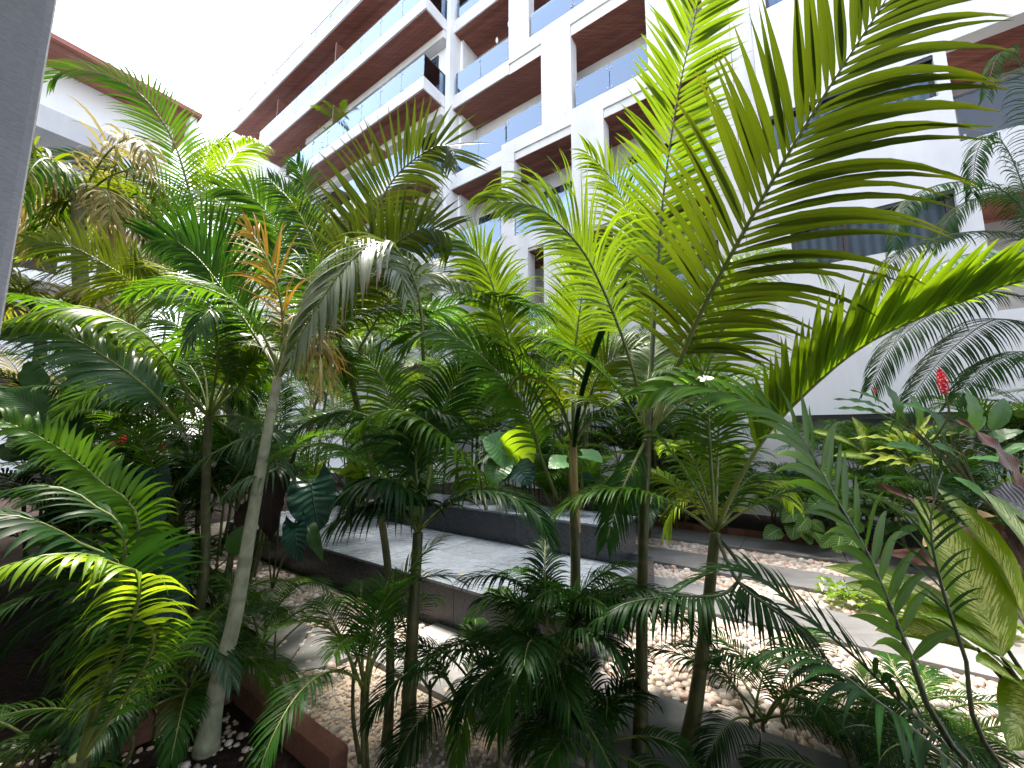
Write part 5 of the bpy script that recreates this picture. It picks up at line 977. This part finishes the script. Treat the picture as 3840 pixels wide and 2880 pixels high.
# right: red ginger, gold leaved shrub, variegated plants
g7 = W(2.1, 6.1); g7 = np.array([g7[0], g7[1], 0.0]); t = thing('ginger_plant', 'ginger plant with one tall red flower spike before the white wall', 'plant', g7)
st_ = at(2010, 960, 4.0); stalk(t, [g7, g7 * 0.4 + st_ * 0.6, st_], 0.018, 0.012); fb = at(2042, 852, 3.3); stalk(t, [st_, at(2048, 900, 3.5), fb], 0.010, 0.008)
ginger_flower(t, (2043, 852, 3.3), 0.20, 0.040, 'flower_red', (-0.12, 0, 1)); ginger_flower(t, (1893, 850, 4.2), 0.06, 0.014, 'flower_red', (-0.3, 0, 1))
for b, tp, wv in (((1945, 930, 4.1), (1905, 822, 4.1), 34), ((1930, 890, 4.1), (1835, 842, 4.1), 16), ((1925, 895, 4.1), (1800, 862, 4.0), 14), ((1925, 905, 4.1), (1803, 882, 4.0), 15), ((1985, 925, 4.1), (1965, 850, 4.1), 26), ((2030, 905, 4.0), (1945, 872, 4.0), 24), ((2060, 930, 4.0), (1985, 885, 4.0), 30),
                  ((2100, 940, 3.9), (2085, 838, 3.9), 40), ((2070, 940, 4.0), (2130, 900, 3.9), 30), ((2040, 960, 3.9), (2000, 880, 3.9), 30), ((2120, 960, 3.8), (2212, 930, 3.6), 34), ((2090, 990, 3.7), (2212, 1010, 3.4), 36), ((2020, 990, 3.9), (1905, 960, 3.8), 26), ((2080, 1000, 3.8), (2010, 960, 3.7), 34), ((2140, 930, 3.9), (2170, 860, 3.9), 34), ((2150, 990, 3.7), (2230, 960, 3.5), 34), ((2060, 1030, 3.7), (2130, 1080, 3.5), 30)):
    leaf_v(t, b, tp, wv, random.choice(('broad_ginger', 'broad_ginger', 'broad_deep')), np.array([0.1, -0.7, 0.7]), st_ if False else None, shape='ellipse', sag=0.08, ripple=0.015)
    B = at(*b); stalk(t, [g7 * 0.3 + st_ * 0.7, (st_ + B) / 2 + EZ * 0.02, B], 0.008, 0.005)
g8 = W(1.6, 6.6); g8 = np.array([g8[0], g8[1], 0.0]); t = thing('gold_leaf_shrub', 'shrub with yellow striped narrow leaves below the red ginger', 'shrub', g8); c8 = at(1960, 960, 4.5)
stalk(t, [g8, (g8 + c8) / 2, c8], 0.02, 0.012)
for i in range(26):
    a = i * 2.4; e = random.uniform(-0.1, 1.1); ln = random.uniform(.32, .55); p = c8 + np.array([0, 0, -0.02 * i * .5]); dr = np.array([math.cos(a) * math.cos(e), math.sin(a) * math.cos(e), math.sin(e)])
    broad_leaf(t, p, p + dr * ln - EZ * 0.05, 0.075, 'broad_gold' if i % 4 else 'broad_ginger', (0, -.5, .9), 'lance', 0.12, 0.3)
def dieff(name, label, g, leaves, mat, **k):
    t = thing(name, label, 'plant', g)
    for b, tp, wv, hint in leaves:
        leaf_v(t, b, tp, wv, mat, np.array(hint), g + np.array([0, 0, 0.1]), 0.012, sag=0.07, fold=0.18, ripple=0.003, nv=18, nu=10, **k)
    return t
gd = np.array([2.15, 1.62, 0.0])
dieff('variegated_plant', 'large variegated plant with cream streaked green leaves at the right edge', gd, [
    ((2165, 1385, 1.8), (1780, 1225, 1.75), 95, (0.1, -0.42, 0.9)), ((2170, 1440, 1.75), (1822, 1262, 1.68), 110, (0.1, -0.42, 0.9)), ((2110, 1400, 1.8), (1890, 1362, 1.72), 60, (0.1, -0.42, 0.9)),
    ((2165, 1420, 1.75), (1975, 1075, 1.8), 120, (-0.3, -0.65, 0.7)), ((2215, 1340, 1.75), (2020, 1052, 1.85), 120, (0.2, -0.65, 0.7)), ((2300, 1330, 1.7), (2120, 1060, 1.75), 130, (0.1, -0.65, 0.7)),
    ((2220, 1480, 1.7), (2000, 1330, 1.62), 110, (0.1, -0.42, 0.9)), ((2240, 1530, 1.65), (2110, 1430, 1.5), 90, (0.1, -0.42, 0.9)), ((2210, 1470, 1.65), (2180, 1620, 1.5), 80, (-0.2, -0.8, 0.5))], 'broad_dieff', shape='ellipse')
g9 = W(2.0, 7.0); g9 = np.array([g9[0], g9[1], 0.0])
dieff('variegated_plant', 'pale spotted leaves of a variegated plant under the white wall', g9, [((1880, 990, 5.6), (1745, 930, 5.4), 38, (0, -.6, .8)), ((1900, 1000, 5.5), (1800, 985, 5.2), 34, (0, -.6, .8)), ((1870, 980, 5.6), (1840, 900, 5.5), 34, (0, -.8, .5)), ((1920, 1010, 5.5), (1960, 1060, 5.2), 34, (0, -.6, .8)), ((1850, 1030, 5.4), (1760, 1040, 5.1), 34, (0, -.6, .8))], 'broad_dieff', shape='ellipse')
g10 = W(0.25, 7.85); g10 = np.array([g10[0], g10[1], 0.0]); t = thing('variegated_plant', 'low herringbone leaved plants spilling over the brick kerb', 'plant', g10)
for i in range(30):
    px = random.uniform(1680, 1860); py = random.uniform(1070, 1165); Y = 6.3 - (px - 1680) * 0.006 - (py - 1070) * 0.004; a = random.uniform(-2.6, -0.5)
    leaf_v(t, (px, py, Y), (px + math.cos(a) * 46, py - math.sin(a) * 40, Y - 0.12), random.uniform(26, 36), 'broad_dieff_small', np.array([random.uniform(-.4, .4), -0.75, 0.6]), g10 + np.array([random.uniform(-.4, .5), random.uniform(-.4, .2), 0.08]), 0.005, shape='ellipse', sag=0.1, nv=9, nu=6)
# red brown leaves at the right edge
g11 = np.array([2.35, 1.62, 0.0]); t = thing('bronze_leaf_plant', 'tall plant with large bronze brown leaves behind the variegated plant', 'plant', g11)
for b, tp, wv, sh in (((2215, 1095, 1.9), (2068, 905, 2.0), 48, 'lance'), ((2190, 1200, 1.9), (2170, 1040, 1.9), 120, 'paddle'), ((2290, 1200, 1.85), (2140, 1060, 1.8), 100, 'paddle'), ((2240, 1290, 1.9), (2110, 1120, 1.9), 80, 'ellipse'), ((2190, 1290, 2.1), (1890, 1040, 2.3), 50, 'lance'), ((2150, 1250, 2.2), (1880, 1190, 2.3), 46, 'lance')):
    leaf_v(t, b, tp, wv, 'broad_brown' if sh != 'paddle' else 'broad_purple', np.array([0.2, -0.85, 0.4]), g11, 0.014, shape=sh, sag=0.12, nv=16, nu=8)
# mixed foliage filling the right hand bed
for k_, (s, d, lab, mt, n_, zz) in enumerate((
        (2.6, 5.4, 'leafy green shrub below the red ginger flower', ('broad_ginger', 'broad_deep'), 60, 1.45), (1.9, 6.2, 'leafy shrub with fallen pale leaves right of the far paving', ('broad_ginger', 'broad_gold', 'broad_deep', 'broad_fallen'), 60, 1.0),
        (3.1, 4.6, 'dark leafy shrub behind the bronze leaves', ('broad_deep', 'broad_ginger'), 60, 1.5), (1.35, 7.3, 'low leafy shrub at the kerb below the white wall', ('broad_ginger', 'broad_dieff_small', 'broad_deep'), 56, 0.8),
        (0.6, 8.9, 'leafy shrub against the grey base of the white wall beside the beige pier', ('broad_ginger', 'broad_deep'), 60, 1.5), (1.6, 8.8, 'mixed shrub against the base of the white wall below the strip window', ('broad_ginger', 'broad_gold', 'broad_deep'), 60, 1.7),
        (2.6, 8.6, 'tall mixed shrub at the base of the white wall behind the red ginger', ('broad_ginger', 'broad_deep'), 60, 1.8), (3.6, 8.2, 'shrub at the far right end of the white wall base', ('broad_ginger', 'broad_deep'), 50, 1.8), (2.1, 7.2, 'gold flecked shrub between the red ginger and the white wall', ('broad_gold', 'broad_ginger'), 56, 1.35))):
    g = W(s, d); g = np.array([g[0], g[1], 0.0]); t = thing('leafy_shrub', lab, 'shrub', g)
    for i in range(6):
        a = i * 1.05; stalk(t, [g, g + np.array([math.cos(a) * .2, math.sin(a) * .2, zz * .5]), g + np.array([math.cos(a) * .45, math.sin(a) * .45, zz * .9])], 0.012, 0.007)
    for i in range(n_):
        a = random.uniform(0, 6.28); rr = 0.7 * math.sqrt(random.random()); p = g + np.array([math.cos(a) * rr, math.sin(a) * rr, random.uniform(0.1, zz)]); a2 = a + random.uniform(-.8, .8); ln = random.uniform(.2, .42)
        broad_leaf(t, p, p + np.array([math.cos(a2) * ln, math.sin(a2) * ln, random.uniform(-.18, .14)]), ln * random.uniform(.26, .4), random.choice(mt), (random.uniform(-.3, .3), -.35, .9), 'ellipse', 0.12, 0.2, 0.02, 'leaf', 0, 8, 4)
# bright ground cover between the paving strips
V = []; F = []; at_r = []
for i in range(420):
    s = random.uniform(0.1, 1.35); d = random.uniform(4.9, 5.42); h = 0.03 + 0.13 * random.random(); p = W(s, d, h); a = random.uniform(0, 6.28); ln = random.uniform(.05, .11); dr = np.array([math.cos(a), math.sin(a), random.uniform(.0, .6)]); sd_ = nrm(np.cross(dr, EZ)) * ln * .32; k = len(V)
    V += [p, p + dr * ln * .5 - sd_ + EZ * .012, p + dr * ln, p + dr * ln * .5 + sd_ + EZ * .012, p + dr * ln * .5]; F += [(k, k + 1, k + 4), (k + 1, k + 2, k + 4), (k + 2, k + 3, k + 4), (k + 3, k, k + 4)]; at_r += [random.random()] * 5
o = mesh_obj('ground_cover', V, F, 'leaf_fresh', None, {'rnd': at_r, 'al': np.zeros(len(V)), 'u': np.ones(len(V))}); tag(o, 'bright lime ground cover between two paving strips', 'ground cover', None, 'stuff')
# fallen white blossom on the frond
t = thing('fallen_blossom', 'withered white blossom caught on a palm frond', 'flower', at(1523, 828, 1.66))
for i in range(6):
    a = i * 1.05; p = at(1523, 828, 1.66) + EZ * 0.01; broad_leaf(t, p, p + np.array([math.cos(a) * .035, -.01 + math.sin(a) * .02, .012 + .012 * math.sin(a * 2)]), 0.025, 'white_paint', (0, -.6, .8), name='petal', nv=6, nu=4)

# ================================================================== THINGS ON THE BALCONIES
p = W(-15.3, 8.75, 14.03); t = clump('balcony_palm', 'bright potted palm leaning over the glass balcony rail', p, 2, 0.9, 9, 1.3, 0.35, 24, 0.05, ('leaf_lime', 'leaf_fresh'), nseg=4, spread=0.08, t0=0.15)
V, F = tube_vf([p, p + EZ * .35, p + EZ * .36], [.16, .2, .2], 12); mesh_obj('pot', V, F, 'pot', t)
for s, lab, h in ((-16.6, 'loose leafy shrub on the balcony left of the potted palm', 1.5), (-19.0, 'small leafy plant at the end of the long balcony', 1.0), (-18.3, 'spiky small plant behind the glass near the balcony end', 1.1)):
    p = W(s, 8.7, 14.03); t = thing('balcony_shrub', lab, 'plant', p); V, F = tube_vf([p, p + EZ * .3], [.14, .18], 10); mesh_obj('pot', V, F, 'pot', t)
    for i in range(5): a = i * 1.3; stalk(t, [p + EZ * .3, p + np.array([math.cos(a) * .15, math.sin(a) * .15, .3 + h * .4]), p + np.array([math.cos(a) * .4, math.sin(a) * .4, h])], .008, .004)
    for i in range(60):
        a = random.uniform(0, 6.28); z = random.uniform(.35, h + .1); q = p + np.array([math.cos(a) * .45 * random.random(), math.sin(a) * .45 * random.random(), z]); a2 = random.uniform(0, 6.28); broad_leaf(t, q, q + np.array([math.cos(a2) * .13, math.sin(a2) * .13, .04]), .06, random.choice(('leaf_lime', 'leaf_fresh', 'leaf_mid')), (0, -.4, .9), nv=4, nu=2)
# clothes drying rack
s0, d0, z0 = -4.15, 10.15, 4.42; t = thing('drying_rack', 'white folding clothes rack with blue joints on the balcony', 'clothes rack', W(s0, d0, z0))
for s in (s0 - .3, s0 + .35): boxes('post', [(s - .012, s + .012, d0 - .012, d0 + .012, z0, z0 + 1.65)], 'white_paint', t)
for z in (z0 + .45, z0 + 1.0, z0 + 1.6):
    for s in (s0 - .3, s0 + .35): boxes('joint', [(s - .035, s + .035, d0 - .035, d0 + .035, z - .03, z + .03)], 'blue_plastic', t)
    for k in range(5): boxes('bar', [(s0 - .26, s0 + .31, d0 - .3 + k * .14, d0 - .295 + k * .14 + .006, z + .032, z + .042)], 'white_paint', t)
    boxes('arm', [(s0 - .31, s0 - .29, d0 - .32, d0 + .32, z + .031, z + .051), (s0 + .34, s0 + .36, d0 - .32, d0 + .32, z + .031, z + .051)], 'blue_plastic', t)

# leaf litter on the paving and the pebbles
V = []; F = []; at_r = []
for i in range(230):
    s = random.uniform(-3.2, 3.2); d = random.choice((random.uniform(1.4, 2.7), random.uniform(2.8, 5.0), random.uniform(5.3, 7.4))); onp = 1.95 < d < 2.72 or 4.17 < d < 4.85 or 5.4 < d < 6.06 or d > 6.75
    if s < -1.25 and d > 2.55: z = 0.374 if d < 3.9 else 0.72
    else: z = 0.036 if onp else 0.045
    p = W(s, d, z); a_ = random.uniform(0, 6.28); ln = random.uniform(.02, .085); dr = np.array([math.cos(a_), math.sin(a_), random.uniform(-.02, .12)]); sd_ = nrm(np.cross(dr, EZ)) * ln * random.uniform(.06, .2); k = len(V)
    V += [p, p + dr * ln * .5 - sd_ + EZ * .004, p + dr * ln, p + dr * ln * .5 + sd_ + EZ * .004]; F += [(k, k + 1, k + 2, k + 3)]; at_r += [random.random()] * 4
o = mesh_obj('leaf_litter', V, F, 'leaf_dry', None, {'rnd': at_r, 'al': np.zeros(len(V)), 'u': np.ones(len(V))}); tag(o, 'dry leaf scraps lying on the paving and pebbles', 'leaf litter', None, 'stuff')
